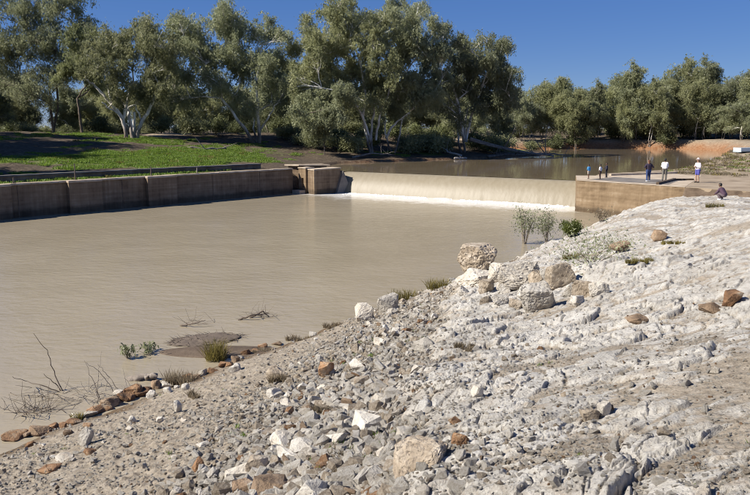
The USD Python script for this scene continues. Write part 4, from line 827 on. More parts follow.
rock_at('boulder', 'small brown rock standing alone on the grey pavement', 660, 241, 16, 11, brown_rock, 207, sub=4, sink=.1)
rock_at('boulder', 'brown low rock in the shadow left of the standing brown rock', 623, 252, 26, 11, brown_rock, 217, sub=4, sink=.25)
rock_at('boulder', 'large grey-beige block at the bottom with a deep shadowed side', 424, 468, 66, 22, beige_rock, 238, sub=5, sink=.6, rough=.09, planes=24)
rock_at('boulder', 'rusty stained stone just right of the large bottom block', 461, 446, 20, 13, orange_rock, 239, sub=4, sink=.45, planes=24, rough=.1)
rock_at('boulder', 'small dark grey stone in front of the pavement, behind the rusty stained stone', 478, 397, 14, 12, grey_rock, 210, sub=3)
rock_at('boulder', 'rust red stone on the rubble in the middle of the slope', 326, 377, 17, 14, orange_rock, 211, sub=4, sink=.12)
rock_at('boulder', 'blue-grey stone at the top of the rubble beside the water', 388, 312, 24, 19, grey_rock, 212, sub=4)
rock_at('boulder', 'rounded pale stone left of the blue-grey stone at the waterline', 363, 321, 22, 17, pale_rock, 213, sub=4)
rock_at('boulder', 'flat grey leaning slab below the yellow-green grass tufts', 421, 352, 22, 15, grey_rock, 214, sub=4, tilt=.4)
rock_at('boulder', 'orange tinted rock near the right edge of the photo', 735, 304, 24, 13, orange_rock, 215, sub=4, sink=.25)
rock_at('boulder', 'dark flat slab on the pavement near the right', 640, 323, 26, 7, brown_rock, 216, sub=4, sink=.3)
rock_at('boulder', 'dark broken stone in the lower right pavement', 604, 416, 16, 14, grey_rock, 218, sub=4, sink=.2)
rock_at('boulder', 'brown stone beside the dark broken stone', 590, 420, 20, 11, beige_rock, 219, sub=4, sink=.3)
rock_at('boulder', 'brown stone cut by the bottom edge of the photo', 243, 498, 28, 14, brown_rock, 220, sub=4, sink=.1)
rock_at('boulder', 'yellowish stone above the bottom edge, left of centre', 255, 476, 27, 19, beige_rock, 221, sub=4, sink=.15)
rock_at('boulder', 'small orange stone among white stones near the bottom', 308, 481, 10, 10, orange_rock, 222, sub=3)
rock_at('boulder', 'long pale block among the white stones of the lower slope', 336, 447, 26, 15, white_rock, 223, sub=4)
rock_at('boulder', 'small upright whitish stone near the foot of the slope', 177, 413, 9, 12, white_rock, 224, sub=3)
rock_at('boulder', 'tall leaning grey slab behind the orange waterline rocks', 77, 448, 17, 22, grey_rock, 225, sub=4, tilt=.5)
rock_at('boulder', 'ochre stone at the left on the rubble near the bottom', 197, 472, 14, 15, orange_rock, 226, sub=4)
rock_at('boulder', 'brown half buried stone in the upper rubble', 277, 380, 24, 12, beige_rock, 227, sub=4, sink=.3)
rock_at('boulder', 'dark rock shelf on the right pavement', 715, 313, 26, 8, brown_rock, 228, sub=4, sink=.3)
rb = [(488, 292, 20, 12), (508, 293, 18, 13), (530, 297, 22, 14), (536, 286, 16, 16), (546, 283, 14, 14), (572, 296, 18, 13), (586, 297, 26, 15), (600, 294, 22, 12), (500, 305, 20, 10), (518, 309, 18, 10), (466, 294, 16, 9), (580, 305, 18, 9), (486, 303, 14, 8)]
for i, (x, y, w, h) in enumerate(rb):
    rock_at('ridge_block', 'rough cream block wedged into the broken ridge beneath the perched boulder', x, y, w, h, (white_rock, beige_rock)[i % 3 == 0], 260 + i, 'cream blocks of the broken ridge', sub=4, sink=.3, rough=.11, rscale=3.5)
# orange rocks along the waterline
ow = [(12, 441, 30, 8), (36, 436, 26, 10), (52, 430, 14, 7), (62, 428, 10, 6), (76, 421, 20, 8), (96, 414, 26, 10), (108, 408, 22, 12), (121, 402, 18, 10), (132, 397, 24, 14), (118, 397, 14, 8), (147, 394, 20, 8), (156, 389, 14, 10), (172, 385, 10, 8), (186, 380, 14, 7),
      (203, 376, 12, 8), (222, 368, 12, 8), (233, 363, 12, 9), (246, 356, 12, 8), (262, 349, 12, 6), (290, 341, 12, 5), (30, 447, 12, 6), (66, 436, 14, 6), (86, 428, 12, 6), (46, 474, 26, 7), (62, 462, 22, 7), (88, 455, 14, 6), (22, 438, 20, 5), (45, 434, 18, 5), (70, 426, 20, 6), (88, 418, 18, 7), (102, 412, 20, 6), (114, 405, 20, 7), (127, 401, 16, 8), (140, 397, 18, 7), (165, 388, 16, 6), (179, 384, 14, 5), (195, 379, 14, 5), (212, 373, 12, 5), (228, 367, 12, 5), (240, 360, 10, 5), (254, 353, 12, 4), (276, 346, 14, 4)]
OWL = {1: 'largest flat orange slab at the left end of the waterline rocks', 5: 'broad rusty slab just below the standing dead twigs', 8: 'dark peaked rusty rock where the waterline rocks rise highest', 0: 'long brown slab half in the water at the left edge', 23: 'long orange slab lying apart on the rubble near the left edge', 11: 'rusty rock beside the olive dry tussock'}
for i, (x, y, w, h) in enumerate(ow):
    rock_at('waterline_rock', OWL.get(i, 'rusty orange flat rock in the broken line along the water edge'), x, y, w * .92, h * .82, (orange_rock, brown_rock, orange_rock, orange_rock, pale_rock)[i % 5], 300 + i, None if i in OWL else 'rusty orange rocks along the water edge', sub=3, sink=.25, tilt=.25 * math.sin(i * 2.1), rough=.06)
gw = [(150, 398, 10, 7), (166, 394, 11, 8), (185, 390, 9, 6), (235, 372, 17, 8), (131, 424, 11, 8), (160, 423, 9, 6), (288, 398, 9, 6), (312, 337, 9, 5)]
for i, (x, y, w, h) in enumerate(gw):
    rock_at('shore_stone', 'pale grey stone just above the orange waterline rocks', x, y, w, h, (grey_rock, white_rock)[i % 2], 340 + i, 'pale stones above the waterline', sub=3, sink=.2)

# loose stones on the scree: the largest as things, the rest as rubble and gravel
rng = np.random.default_rng(12)
mats = [white_rock, pale_rock, white_rock, beige_rock, pale_rock, white_rock, grey_rock, orange_rock, pale_rock, brown_rock]; PW = [.17, .15, .16, .09, .14, .13, .05, .02, .07, .02]
def scatter(n, seed, smin, smax, power, scree=True, rockshare=.15):
    rng = np.random.default_rng(seed)
    a = rng.uniform(-.60, .62, n * 5); r = np.exp(rng.uniform(math.log(3.2), math.log(34), n * 5)); x, y = r * np.sin(a), r * np.cos(a)
    z, mk = slope_height(x[:, None], y[:, None], True); z, mk = z[:, 0], mk[:, 0]
    d, s = shore_coords(x, y)
    dens = np.where(mk[:, 0] < .5, 1.0 + 1.2 * np.exp(-((d - np.interp(s, SB_S, SB_D) + 1.5) / 1.5) ** 2), np.where(mk[:, 1] > .5, rockshare * 3.0, rockshare))
    patch = np.clip(.55 + 2.2 * fb(x, y, .35, 3, 121), .1, 1.3)
    near_ridge = np.clip(1.25 - np.abs(d - np.interp(s, SB_S, SB_D)) / 6, .35, 1.25)
    ok = (z > .05) & (d < 30) & (rng.uniform(0, 2.1, len(x)) < dens * patch * near_ridge) & (cap_side(x[:, None], y[:, None])[:, 0] < -.1)
    x, y, z = x[ok][:n], y[ok][:n], z[ok][:n]
    d, s = shore_coords(x, y); zone = np.exp(-((d - np.interp(s, SB_S, SB_D) + 1.2) / 1.6) ** 2)
    sz = (smin + (smax - smin) * rng.power(1, len(x)) ** power) * (.74 + .85 * zone)
    return x, y, z, sz, rng
x, y, z, sz, r_ = scatter(290, 51, .11, .27, 3.0, rockshare=.04)
for i in range(len(x)):
    k = int(r_.choice(10, p=PW)); m = chip_mesh(500 + i, (sz[i], sz[i] * r_.uniform(.55, 1.0), sz[i] * r_.uniform(.4, .8)), int(r_.integers(9, 15)))
    m.apply_transform(trimesh.transformations.euler_matrix(r_.normal(0, .25), r_.normal(0, .25), r_.uniform(0, 6.28)))
    m.apply_translation((x[i], y[i], z[i] - sz[i] * .12))
    nm = {id(white_rock): 'white', id(pale_rock): 'cream', id(grey_rock): 'grey', id(beige_rock): 'beige', id(orange_rock): 'rusty orange', id(brown_rock): 'brown'}[id(mats[k])]
    obj('loose_stone', m, mats[k], smooth=False, label=f'{nm} angular stone lying loose on the rubble slope', cat='stone', group=f'{nm} loose stones on the slope')
protos = [(chip_mesh(700 + k, (1, r_.uniform(.55, .95), r_.uniform(.4, .8)), int(r_.integers(9, 14))), mats[k], False) for k in range(10)]
def rubble(name, n, seed, smin, smax, power, label, rockshare):
    x, y, z, sz, rg = scatter(n, seed, smin, smax, power, rockshare=rockshare); n = len(x)
    which = rg.choice(10, n, p=[.18, .14, .16, .08, .14, .14, .05, .015, .085, .01])
    instancer(name, protos, np.stack([x, y, z - sz * .12], 1), which, rg.uniform(0, 6.28, n), sz[:, None] * rg.uniform(.75, 1.2, (n, 3)), label, 'rubble' if 'rub' in name else 'gravel', tilt=rg.normal(0, .35, (n, 2)))
rubble('rubble', 24000, 52, .035, .15, 2.8, 'pale broken rubble covering the slope above the pool', .09)
rubble('gravel', 85000, 53, .012, .055, 1.5, 'fine pale gravel between the stones of the slope', .3)

# ------------------------------------------------------------------ plants by the water
def tuft(px, py, wpx, hpx, mat, label, seed, n=260, name='grass_tuft', group=None, stuff=False, w=.008):
    p = on_slope(px, py); Y = p[1]; rng = np.random.default_rng(seed)
    W, H = wpx * Y / FOC, hpx * Y / FOC; allv, allf, o = [], [], 0
    k = max(1, int(round(W / (H * .8))))
    for i in range(k):
        v, f = blades(n // k, H, H * .45, rng, w); v = v + [(i - (k - 1) / 2) * W / k, rng.normal(0, .1), 0]
        allv.append(v); allf.append(f + o); o += len(v)
    m = (np.vstack(allv) + (p - (0, 0, .03)), np.vstack(allf))
    return obj(name, m, mat, label=label, cat='grass tuft', group=group)
p = on_slope(570, 237); Y = p[1]
scrub(p, 20 * Y / FOC, 17 * Y / FOC, leaf_bush, 4200, 61, 'green_bush', 'round bright green bush below the platform wall', size=.10, stems=16, spread=.9, up=-.8)
p = P(524, 246, 38); p[2] = 0
scrub(p, 26 * 38 / FOC, 44 * 38 / FOC, leaf_grey, 900, 62, 'wispy_shrub', 'taller thin grey wispy shrub in the water left of the green bush', size=.12, stems=13, spread=1.5, stem_mat=stem_grey)
p = P(547, 240, 39); p[2] = 0
scrub(p, 24 * 39 / FOC, 32 * 39 / FOC, leaf_grey, 900, 63, 'wispy_shrub', 'shorter grey-green wispy shrub beside the round green bush', size=.12, stems=11, spread=1.5, stem_mat=stem_grey)
p = on_slope(601, 222); scrub(p, 1.0, .8, grass_dry, 300, 64, 'dry_shrub', 'dry brownish weed at the foot of the platform wall', size=.12, stems=12)
p = on_slope(590, 262); scrub(p, 2.6, .55, leaf_grey, 900, 65, 'low_saltbush', 'low grey saltbush spreading over the rocks above the green bush', size=.08, stems=24)
p = on_slope(612, 250); scrub(p, 1.6, .4, leaf_grey, 400, 66, 'low_saltbush', 'small grey saltbush left of the brown low rock', size=.08, stems=14)
for i, (x, y, w, h, mt, lab) in enumerate([(408, 300, 34, 13, grass_yellow, 'broad yellow-green grass tuft by the water right of the blue-grey stone'), (440, 288, 26, 12, grass_yellow, 'yellow-green grass tuft below the perched boulder'),
        (180, 385, 34, 17, grass_dry, 'olive dry tussock beside the waterline rocks at left'), (215, 362, 22, 24, grass_yellow, 'upright green twiggy tussock at the muddy spit'), (262, 352, 18, 6, grass_dry, 'flat straw-coloured tuft along the shore'),
        (300, 340, 30, 6, grass_dry, 'straw-coloured grass fringe along the shore in mid picture'), (335, 327, 24, 6, grass_dry, 'thin brown grass fringe left of the rounded pale stone'), (193, 398, 14, 8, grass_dry, 'small dry tuft above the orange rocks'),
        (76, 422, 12, 10, grass_yellow, 'small green tuft among the orange rocks'), (575, 258, 26, 6, grass_yellow, 'grass strip in a crack above the ridge'), (680, 243, 40, 4, grass_yellow, 'thin grass line on the grey pavement below the standing brown rock'), (640, 262, 30, 5, grass_yellow, 'thin grass line in the pavement crack'),
        (715, 207, 18, 5, grass_yellow, 'low green weed at the edge of the rocks beside the crouching person'), (340, 412, 60, 7, grass_dry, 'strip of dry grass across the rubble slope'), (278, 384, 22, 8, grass_dry, 'dry tuft around the half buried stone'), (465, 348, 20, 7, grass_dry, 'dry yellow tuft in the pavement')]):
    tuft(x, y, w, h, mt, lab, 80 + i, n=int(120 + w * 9))
# sprigs of weed over the scree
x, y, z, sz, r_ = scatter(6500, 54, .025, .065, 1.6, rockshare=.1)
keepw = fb(x, y, .45, 3, 131) > .04; x, y, z, sz = x[keepw], y[keepw], z[keepw], sz[keepw]; n = len(x)
instancer('weeds', [(blades(16, 1, .7, rng, .06), grass_dry, False), (blades(14, 1, .8, rng, .07), grass_green, False)], np.stack([x, y, z - .005], 1), r_.choice(2, n, p=[.86, .14]), r_.uniform(0, 6.28, n), sz[:, None] * np.ones((1, 3)), 'tiny weeds sprouting between the stones', 'weeds')
# dead branches, reeds and drift in the pool
def twigs_thing(name, label, strokes, Y0, mat, seed, r=.018, cat='branch', fuzz=0, fuzz_at=None, fuzz_w=.6):
    rng = np.random.default_rng(seed); base = G(*strokes[0][0], 0); t = thing(name, label, cat, base); ms = []
    for st in strokes:
        n = len(st); b = G(*st[0], 0); pts = []
        for i, (x, y) in enumerate(st): pts.append(P(x, y, b[1] + .25 * i * rng.normal(0, .5)) - base)
        pts = np.array(pts); tt = np.linspace(0, n - 1, 4 * n); pts = np.stack([np.interp(tt, np.arange(n), pts[:, k]) for k in range(3)], 1) + rng.normal(0, .012, (4 * n, 3))
        ms.append(tube(pts, np.linspace(r, r * .3, len(pts)), 5))
    obj('branch', cat_m(ms), mat, t, smooth=True)
    if fuzz:
        fz = []
        for k in range(fuzz):
            c = G(*fuzz_at, 0) - base + [rng.normal(0, fuzz_w), rng.normal(0, fuzz_w * .5), 0]
            d = rng.normal(0, 1, 3); d[2] = abs(d[2]) * .5; d /= np.linalg.norm(d)
            fz.append(tube(np.array([c, c + d * rng.uniform(.1, .35), c + d * rng.uniform(.3, .6) + rng.normal(0, .08, 3)]), [.006, .005, .003], 3))
        obj('twigs', cat_m(fz), mat, t)
    return t
twigs_thing('dead_branch', 'bare dead branch curving up out of the water at left', [[(62, 391), (55, 375), (47, 350), (33, 333)], [(60, 392), (40, 385), (25, 381), (12, 377)], [(61, 391), (56, 384), (44, 374)]], 17, twig_brown, 1, .015, fuzz=22, fuzz_at=(58, 396), fuzz_w=.35)
twigs_thing('dead_branch', 'tangle of thin dead twigs standing in the water by the orange rocks', [[(100, 399), (95, 385), (84, 360)], [(98, 402), (97, 385), (102, 352)], [(116, 396), (104, 376), (86, 362)], [(120, 392), (108, 376), (98, 364)], [(90, 388), (98, 380), (110, 378)]], 16.5, stem_grey, 2, .012, fuzz=45, fuzz_at=(98, 396), fuzz_w=.5)
twigs_thing('drift_twigs', 'small drift of twigs floating at far left in the pool', [[(22, 416), (30, 410), (40, 407)]], 15, twig_brown, 3, .012, cat='driftwood', fuzz=60, fuzz_at=(33, 412), fuzz_w=.22)
twigs_thing('drift_twigs', 'thin dark stick floating far out in the pool', [[(238, 320), (252, 315), (269, 313)], [(250, 318), (262, 311), (270, 317)]], 22, twig_brown, 4, .04, cat='driftwood', fuzz=24, fuzz_at=(262, 316), fuzz_w=.28)
twigs_thing('drift_twigs', 'long thin line of drift beside the dark mat', [[(180, 326), (195, 323), (206, 320)]], 21, twig_brown, 5, .03, cat='driftwood', fuzz=14, fuzz_at=(195, 324), fuzz_w=.3)
for i, (x, y, w, h, lab) in enumerate([(128, 358, 12, 14, 'left clump of thin green reeds in the shallow water'), (148, 353, 16, 10, 'right clump of grey-green reeds in the shallow water')]):
    p = G(x, y, 0); scrub(p, 1.6 * w * p[1] / FOC, h * p[1] / FOC, leaf_grey, 90, 90 + i, 'reed_clump', lab, cat='reeds', size=.14, stems=14, spread=.9, up=.9)
p = G(207, 340, 0)
mat_v = trimesh.creation.icosphere(4); vv = mat_v.vertices * (.95, .55, .10); vv[:, 2] += (meshkit.fbm(vv * 6, 4, 3) - .5) * .10; vv[:, :2] *= (1 + (meshkit.fbm(mat_v.vertices * 2, 3, 5) - .5) * .7)[:, None]
drift = thing('drift_mat', 'dark mat of drift and weed piled on the muddy spit', 'driftwood', (p[0], p[1], 0), rotz=.3)
obj('mat', trimesh.Trimesh(vv, mat_v.faces, process=False), twig_brown, drift, smooth=True)
rng = np.random.default_rng(3); fz = []
for k in range(320):
    a, r_ = rng.uniform(0, 6.28), math.sqrt(rng.uniform(0, 1)); c = np.array([1.05 * r_ * math.cos(a), .6 * r_ * math.sin(a), .06 * (1 - r_) + .02]); d = rng.normal(0, 1, 3); d[2] = abs(d[2]) * .12; d /= np.linalg.norm(d)
    fz.append(tube(np.array([c, c + d * .1, c + d * rng.uniform(.15, .3)]), [.008, .006, .003], 3))
obj('twigs', cat_m(fz), twig_brown, drift)
p = G(143, 380, 0)
lg = log('floating_log', 'short pale log floating near the orange rocks', [p + (-.33, -.02, .02), p + (.33, .05, .05)], .10, .085, dead_wood, seed=9, stubs=1)
mud = obj('mud_spit', trimesh.Trimesh(trimesh.creation.icosphere(4).vertices * (1.8, .55, .06), trimesh.creation.icosphere(4).faces, process=False).apply_translation((G(232, 352, 0)[0] - .2, G(232, 352, 0)[1], 0)), earth_dark, smooth=True, kind='structure', label='low spit of dark mud by the tussock', cat='ground')

# ------------------------------------------------------------------ people
def hullbone(a, ra, b, rb, n=10):
    s = lambda c, r: manifold3d.Manifold.sphere(r, n).translate(tuple(map(float, c)))
    return manifold3d.Manifold.batch_hull([s(a, ra), s(b, rb)])
def blob(parts, edge=.03, it=6):
    m = parts[0]
    for q_ in parts[1:]: m = m + q_
    m = m.refine_to_length(edge); k = m.to_mesh()
    t = trimesh.Trimesh(k.vert_properties[:, :3], k.tri_verts, process=True)
    trimesh.smoothing.filter_taubin(t, iterations=it); return t
skin_l, skin_d = plain('skin_fair', (.42, .26, .18), .55), plain('skin_dark', (.16, .09, .06), .55)
hair_b, hair_r, cloth = plain('hair_black', (.02, .017, .015), .6), plain('hair_auburn', (.12, .05, .025), .6), {}
def cl(name, c):
    if name not in cloth: cloth[name] = plain('cloth_' + name, c, .85)
    return cloth[name]
def person(label, foot, H, facing, top, bottom, hair, skin, shorts=False, pose='stand', sleeves=True, arms='down', hat=None, shoes=None, bulk=1.0, legs=0.0, long_hair=False):
    """facing: angle of the direction the person looks, 0 = +x"""
    t = thing('person', label, 'person', foot, facing - math.pi / 2); s = H / 1.7; V = lambda *c: np.array(c, float) * s
    # local: +y forward, x right
    if pose == 'stand':
        hip, knee, ank = [V(.09, 0, .90), V(-.09, 0, .90)], [V(.10, .04 + legs, .48), V(-.10, .02 - legs * .5, .48)], [V(.11, 0 + legs * 1.2, .08), V(-.11, -.02 - legs * 1.6, .08)]
        pel, chest, neck, head = V(0, 0, .95), V(0, .01, 1.28), V(0, .01, 1.43), V(0, .04, 1.58)
    else:   # crouching
        hip, knee, ank = [V(.10, -.10, .28), V(-.10, -.10, .28)], [V(.14, .28, .46), V(-.14, .28, .44)], [V(.13, .08, .07), V(-.13, .08, .07)]
        pel, chest, neck, head = V(0, -.1, .32), V(0, .08, .62), V(0, .14, .76), V(0, .21, .89)
    up = (chest - pel); up /= np.linalg.norm(up); w = bulk
    sh = [chest + V(.17 * w, 0, 0) + up * .07 * s, chest + V(-.17 * w, 0, 0) + up * .07 * s]
    if arms == 'down': el, wr = [sh[0] + V(.06, -.03, -.27), sh[1] + V(-.06, -.03, -.27)], [sh[0] + V(.07, .05, -.50), sh[1] + V(-.07, .05, -.50)]
    elif arms == 'crossed': el, wr = [sh[0] + V(.07, .03, -.25), sh[1] + V(-.07, .03, -.25)], [sh[0] + V(-.14, .20, -.20), sh[1] + V(.14, .19, -.23)]
    elif arms == 'hips': el, wr = [sh[0] + V(.17, -.06, -.22), sh[1] + V(-.17, -.06, -.22)], [sh[0] + V(.0, .06, -.40), sh[1] + V(0, .06, -.40)]
    elif arms == 'knees': el, wr = [sh[0] + V(.05, .12, -.22), sh[1] + V(-.05, .12, -.22)], [sh[0] + V(0, .28, -.34), sh[1] + V(0, .28, -.34)]
    else: el, wr = [sh[0] + V(.05, .06, -.25), sh[1] + V(-.05, -.02, -.27)], [sh[0] + V(0, .26, -.22), sh[1] + V(-.05, .08, -.48)]
    B = hullbone; r = lambda k: k * s
    tor = [B(pel + V(.07, 0, 0), r(.115 * w), pel + V(-.07, 0, 0), r(.115 * w)), manifold3d.Manifold.batch_hull([B(pel + V(.06, 0, 0), r(.105 * w), pel + V(-.06, 0, 0), r(.105 * w)), B(chest + V(.09, 0, 0), r(.11 * w), chest + V(-.09, 0, 0), r(.11 * w))]),
           manifold3d.Manifold.batch_hull([B(chest + V(.09, 0, 0), r(.10 * w), chest + V(-.09, 0, 0), r(.10 * w)), B(sh[0] * .9 + sh[1] * .1, r(.06), sh[1] * .9 + sh[0] * .1, r(.06))])]
    nk = [B(neck - up * r(.06), r(.058), head - up * r(.05), r(.05))]
    fw = V(0, 1, 0) / s; hd = [B(head + V(0, -.015, .03), r(.088), head + V(0, .01, -.035), r(.068)), B(head + V(0, .075, -.005), r(.014), head + V(0, .092, -.022), r(.013))] + [B(head + V(e * .078, -.01, 0), r(.016), head + V(e * .08, -.015, .03), r(.018)) for e in (1, -1)]
    hd += [B(head + V(0, .02, -.08), r(.035), head + V(0, .045, -.075), r(.025))]
    lg, arm, body = [], [], []
    for i in (0, 1):
        lg.append([B(hip[i], r(.088 * w), knee[i], r(.058)), B(knee[i], r(.057), ank[i], r(.036))])
        arm.append([B(sh[i], r(.05), el[i], r(.04)), B(el[i], r(.04), wr[i], r(.027))])
        d = wr[i] - el[i]; d /= np.linalg.norm(d); side = np.cross(d, V(0, 1, .2) / s); side /= np.linalg.norm(side) + 1e-9
        palm = wr[i] + d * r(.05); body.append(B(wr[i] + d * r(.012), r(.026), palm + d * r(.03), r(.03)))
        for k, (o, l) in enumerate(((-.026, .062), (-.009, .075), (.009, .07), (.026, .055))):
            a0 = palm + d * r(.03) + side * r(o); a1 = a0 + d * r(l * .55) ; a2 = a1 + (d * .75 + V(0, .5, -.3) / s * .5) * r(l * .5)
            body += [B(a0, r(.0105), a1, r(.0095), 6), B(a1, r(.0095), a2, r(.008), 6)]
        tb = wr[i] + d * r(.03) + side * r(-.028); body += [B(tb, r(.013), tb + (d * .6 - side * .8) * r(.05), r(.010), 6)]
        ft = ank[i] + V(0, .13, -.045); body.append(B(ank[i] + V(0, -.03, -.03), r(.036), ft, r(.03)))
    allb = tor + nk + hd + lg[0] + lg[1] + arm[0] + arm[1] + body
    obj('body', blob(allb, .03 * max(s, .6), 2), skin, t, smooth=True)
    g = .018
    shirt = [B(pel + V(.06, 0, .03), r(.125 * w + g), pel + V(-.06, 0, .03), r(.125 * w + g)), manifold3d.Manifold.batch_hull([B(pel + V(.06, 0, .03), r(.118 * w + g), pel + V(-.06, 0, .03), r(.118 * w + g)), B(chest + V(.09, 0, 0), r(.112 * w + g), chest + V(-.09, 0, 0), r(.112 * w + g))]),
             manifold3d.Manifold.batch_hull([B(chest + V(.09, 0, 0), r(.102 * w + g), chest + V(-.09, 0, 0), r(.102 * w + g)), B(sh[0] * .95 + sh[1] * .05, r(.055 + g), sh[1] * .95 + sh[0] * .05, r(.055 + g))])]
    for i in (0, 1):
        shirt.append(B(sh[i], r(.052 + g), el[i] if sleeves else sh[i] * .45 + el[i] * .55, r(.044 + g)))
        if sleeves == 'long': shirt.append(B(el[i], r(.042 + g), wr[i] - (wr[i] - el[i]) * .06, r(.03 + g)))
    obj('shirt', blob(shirt, .045, 3), cl(*top), t, smooth=True)
    tr = [B(pel + V(.07, 0, -.02), r(.118 * w + g), pel + V(-.07, 0, -.02), r(.118 * w + g))]
    for i in (0, 1):
        tr.append(B(hip[i], r(.094 * w + g), knee[i] if not shorts else hip[i] * .25 + knee[i] * .75, r(.064 + g)))
        if not shorts: tr.append(B(knee[i], r(.062 + g), ank[i] + (knee[i] - ank[i]) * .06, r(.046 + g)))
    obj('shorts' if shorts else 'trousers', blob(tr, .045, 3), cl(*bottom), t, smooth=True)
    hp = [B(head + V(0, -.03, .045), r(.092), head + V(0, -.045, -.01), r(.08)), B(head + V(0, .015, .062), r(.075), head + V(0, -.03, .05), r(.085))]
    if long_hair: hp.append(B(head + V(0, -.06, 0), r(.08), head + V(0, -.085, -.17), r(.06)))
    obj('hair', blob(hp, .045, 3), hair, t, smooth=True)
    if hat: obj('hat', blob([manifold3d.Manifold.cylinder(r(.02), r(.15), r(.14), 20).translate(tuple(head + V(0, 0, .075))), B(head + V(0, -.01, .09), r(.098), head + V(0, -.01, .11), r(.088))], .03, 2), cl(*hat), t, smooth=True)
    for i in (0, 1):
        ft = ank[i] + V(0, .14, -.042)
        obj('shoe', blob([B(ank[i] + V(0, -.03, -.025), r(.045), ft, r(.037))], .03, 1), cl(*(shoes or ('shoe_dark', (.05, .04, .035)))), t, smooth=True)
    for e in (1, -1): obj('eye', trimesh.creation.icosphere(1, r(.013)).apply_translation(tuple(head + V(e * .032, .068, .018))), hair_b, t, smooth=True)
    return t
def deck(x, y): return G(x, y, DECK + .006)
NORTH = math.pi / 2
person('child in a bright blue shirt at the tip of the platform', deck(588.5, 178.8), 1.10, NORTH + .5, ('blue', (.07, .28, .55)), ('pale', (.42, .36, .3)), hair_b, skin_d, shorts=True, arms='front', legs=.06)
person('child in a white shirt with dark legs beside the blue-shirted child', deck(600, 179.2), 1.12, NORTH + .9, ('white', (.75, .74, .74)), ('dark_brown', (.05, .03, .025)), hair_b, skin_d, arms='hips', legs=.02)
person('child all in dark clothes, right of the two other children', deck(606.3, 177.6), 1.14, NORTH + 1.2, ('navy', (.03, .03, .05)), ('black', (.02, .02, .025)), hair_b, skin_d, sleeves='long', arms='front', legs=.03)
person('woman in a dark top, blue jeans and white shoes seen from behind', deck(648, 181.5), 1.54, NORTH + .15, ('dark_top', (.035, .025, .045)), ('jeans', (.045, .07, .17)), hair_r, skin_l, arms='hips', shoes=('shoe_white', (.75, .75, .75)), bulk=1.15, long_hair=True)
person('man in a white shirt and grey trousers in mid stride', deck(664, 180.8), 1.62, NORTH - .5, ('white', (.75, .74, .74)), ('grey', (.17, .155, .13)), hair_b, skin_d, sleeves=True, arms='front', legs=.06)
person('person in a pale top, pale hat and blue shorts with arms crossed', deck(697, 182.6), 1.68, NORTH + 1.9, ('pale_pink', (.68, .62, .66)), ('blue_short', (.10, .10, .36)), hair_r, skin_l, shorts=True, sleeves='long', arms='crossed', hat=('hat_pale', (.62, .5, .48)), bulk=1.05)
pc = on_slope(724, 200)
person('crouching person with black hair in a dark purple top by the rocks', (pc[0], pc[1] + .2, hs(pc[0], pc[1] + .2) - .02), 1.6, NORTH + .6, ('purple', (.085, .05, .075)), ('dark_trousers', (.12, .09, .1)), hair_b, skin_d, pose='crouch', arms='knees', sleeves='long', shoes=('shoe_white', (.75, .75, .75)))

# ------------------------------------------------------------------ parked wagon and pale boat
paint_dark, paint_white, glass_dark, tyre_m, boat_m = plain('paint_dark', (.05, .055, .05), .3, .5), plain('paint_white', (.78, .78, .76), .3, .5), plain('glass_dark', (.03, .035, .04), .08, .6), plain('tyre', (.03, .03, .03), .9), plain('boat_paint', (.5, .6, .66), .4, .5)
D = 139.0; X = P(545, 128, D)[0]
car = thing('parked_wagon', 'dark station wagon with a white panel parked under the far bank trees', 'car', (X, D, hb(X, D)), rotz=0)
def side_ex(prof, y0, y1):
    m = trimesh.creation.extrude_polygon(shapely.Polygon(prof).buffer(.05).buffer(-.0), y1 - y0, engine='earcut'); v = m.vertices.copy(); m.vertices = np.column_stack([v[:, 0], v[:, 2] + y0, v[:, 1]]); m.fix_normals(); return m
obj('body', side_ex([(-2.1, .42), (2.15, .42), (2.2, .85), (1.9, 1.0), (1.0, 1.08), (.5, 1.62), (-1.9, 1.66), (-2.15, 1.05)], -.85, .85), paint_dark, car)
obj('side_window', side_ex([(-1.75, 1.12), (.72, 1.12), (.38, 1.5), (-1.65, 1.52)], -.872, -.856), glass_dark, car)
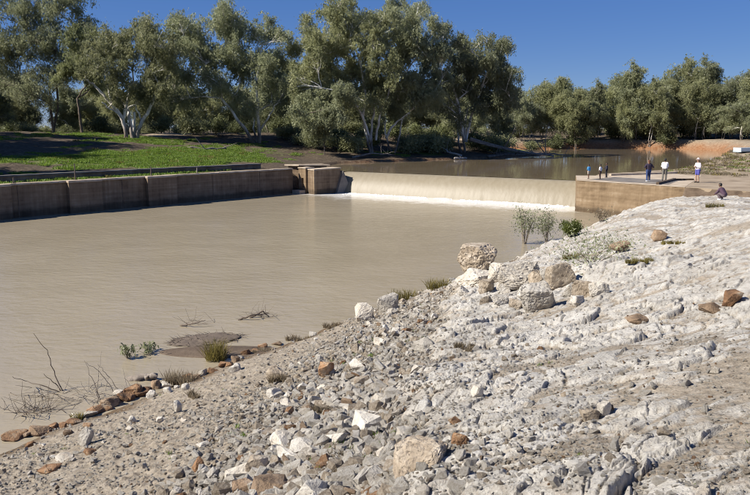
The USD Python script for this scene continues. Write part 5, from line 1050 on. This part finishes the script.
obj('door', side_ex([(-1.0, .5), (.0, .5), (0, 1.02), (-1.0, 1.02)], -.89, -.858), paint_white, car)
for xx in (-1.35, 1.35):
    for yy in (-.8, .62):
        w_ = trimesh.creation.cylinder(.34, .2, sections=16); w_.apply_transform(trimesh.transformations.rotation_matrix(math.pi / 2, (1, 0, 0))); w_.apply_translation((xx, yy + .08, .34)); wo = obj('wheel', w_, tyre_m, car)
        h_ = trimesh.creation.cylinder(.18, .21, sections=12); h_.apply_transform(trimesh.transformations.rotation_matrix(math.pi / 2, (1, 0, 0))); h_.apply_translation((xx, yy + .08, .34)); obj('hub', h_, paint_white, wo)
obj('windscreen', trimesh.creation.box((.02, 1.4, .6)).apply_transform(trimesh.transformations.rotation_matrix(-.72, (0, 1, 0))).apply_translation((.86, 0, 1.36)), glass_dark, car)
D = 70.0; pb = P(752, 155.0, D)
bz = hb(pb[0], D)
boat = thing('small_boat', 'pale blue boat hull lying on the right bank at the photo edge', 'boat', (pb[0], D, bz - .02), rotz=.15)
sec = []
for i, xx in enumerate(np.linspace(-1.6, 1.6, 13)):
    w_ = .62 * (1 - max(0, (xx + .3) / 1.95) ** 2.2 if xx > -.3 else 1); w_ = max(w_, .03); h_ = .45 + .12 * max(0, xx) ** 1.5 * .4
    sec.append([(xx, -w_, h_), (xx, -w_ * .86, .14), (xx, -w_ * .3, .02), (xx, w_ * .3, .02), (xx, w_ * .86, .14), (xx, w_, h_), (xx, w_ * .93, h_), (xx, w_ * .8, .17), (xx, -w_ * .8, .17), (xx, -w_ * .93, h_)])
sv = np.array(sec).reshape(-1, 3); n = 10; qd = []
for i in range(12):
    for j in range(n): qd.append((i * n + j, (i + 1) * n + j, (i + 1) * n + (j + 1) % n, i * n + (j + 1) % n))
obj('hull', (sv, np.array(qd)), boat_m, boat)
obj('transom', box(-1.62, -1.56, -.6, .6, .05, .46), boat_m, boat)
for xx in (-.7, .3): obj('thwart', box(xx - .12, xx + .12, -.5, .5, .30, .33), stem_grey, boat)
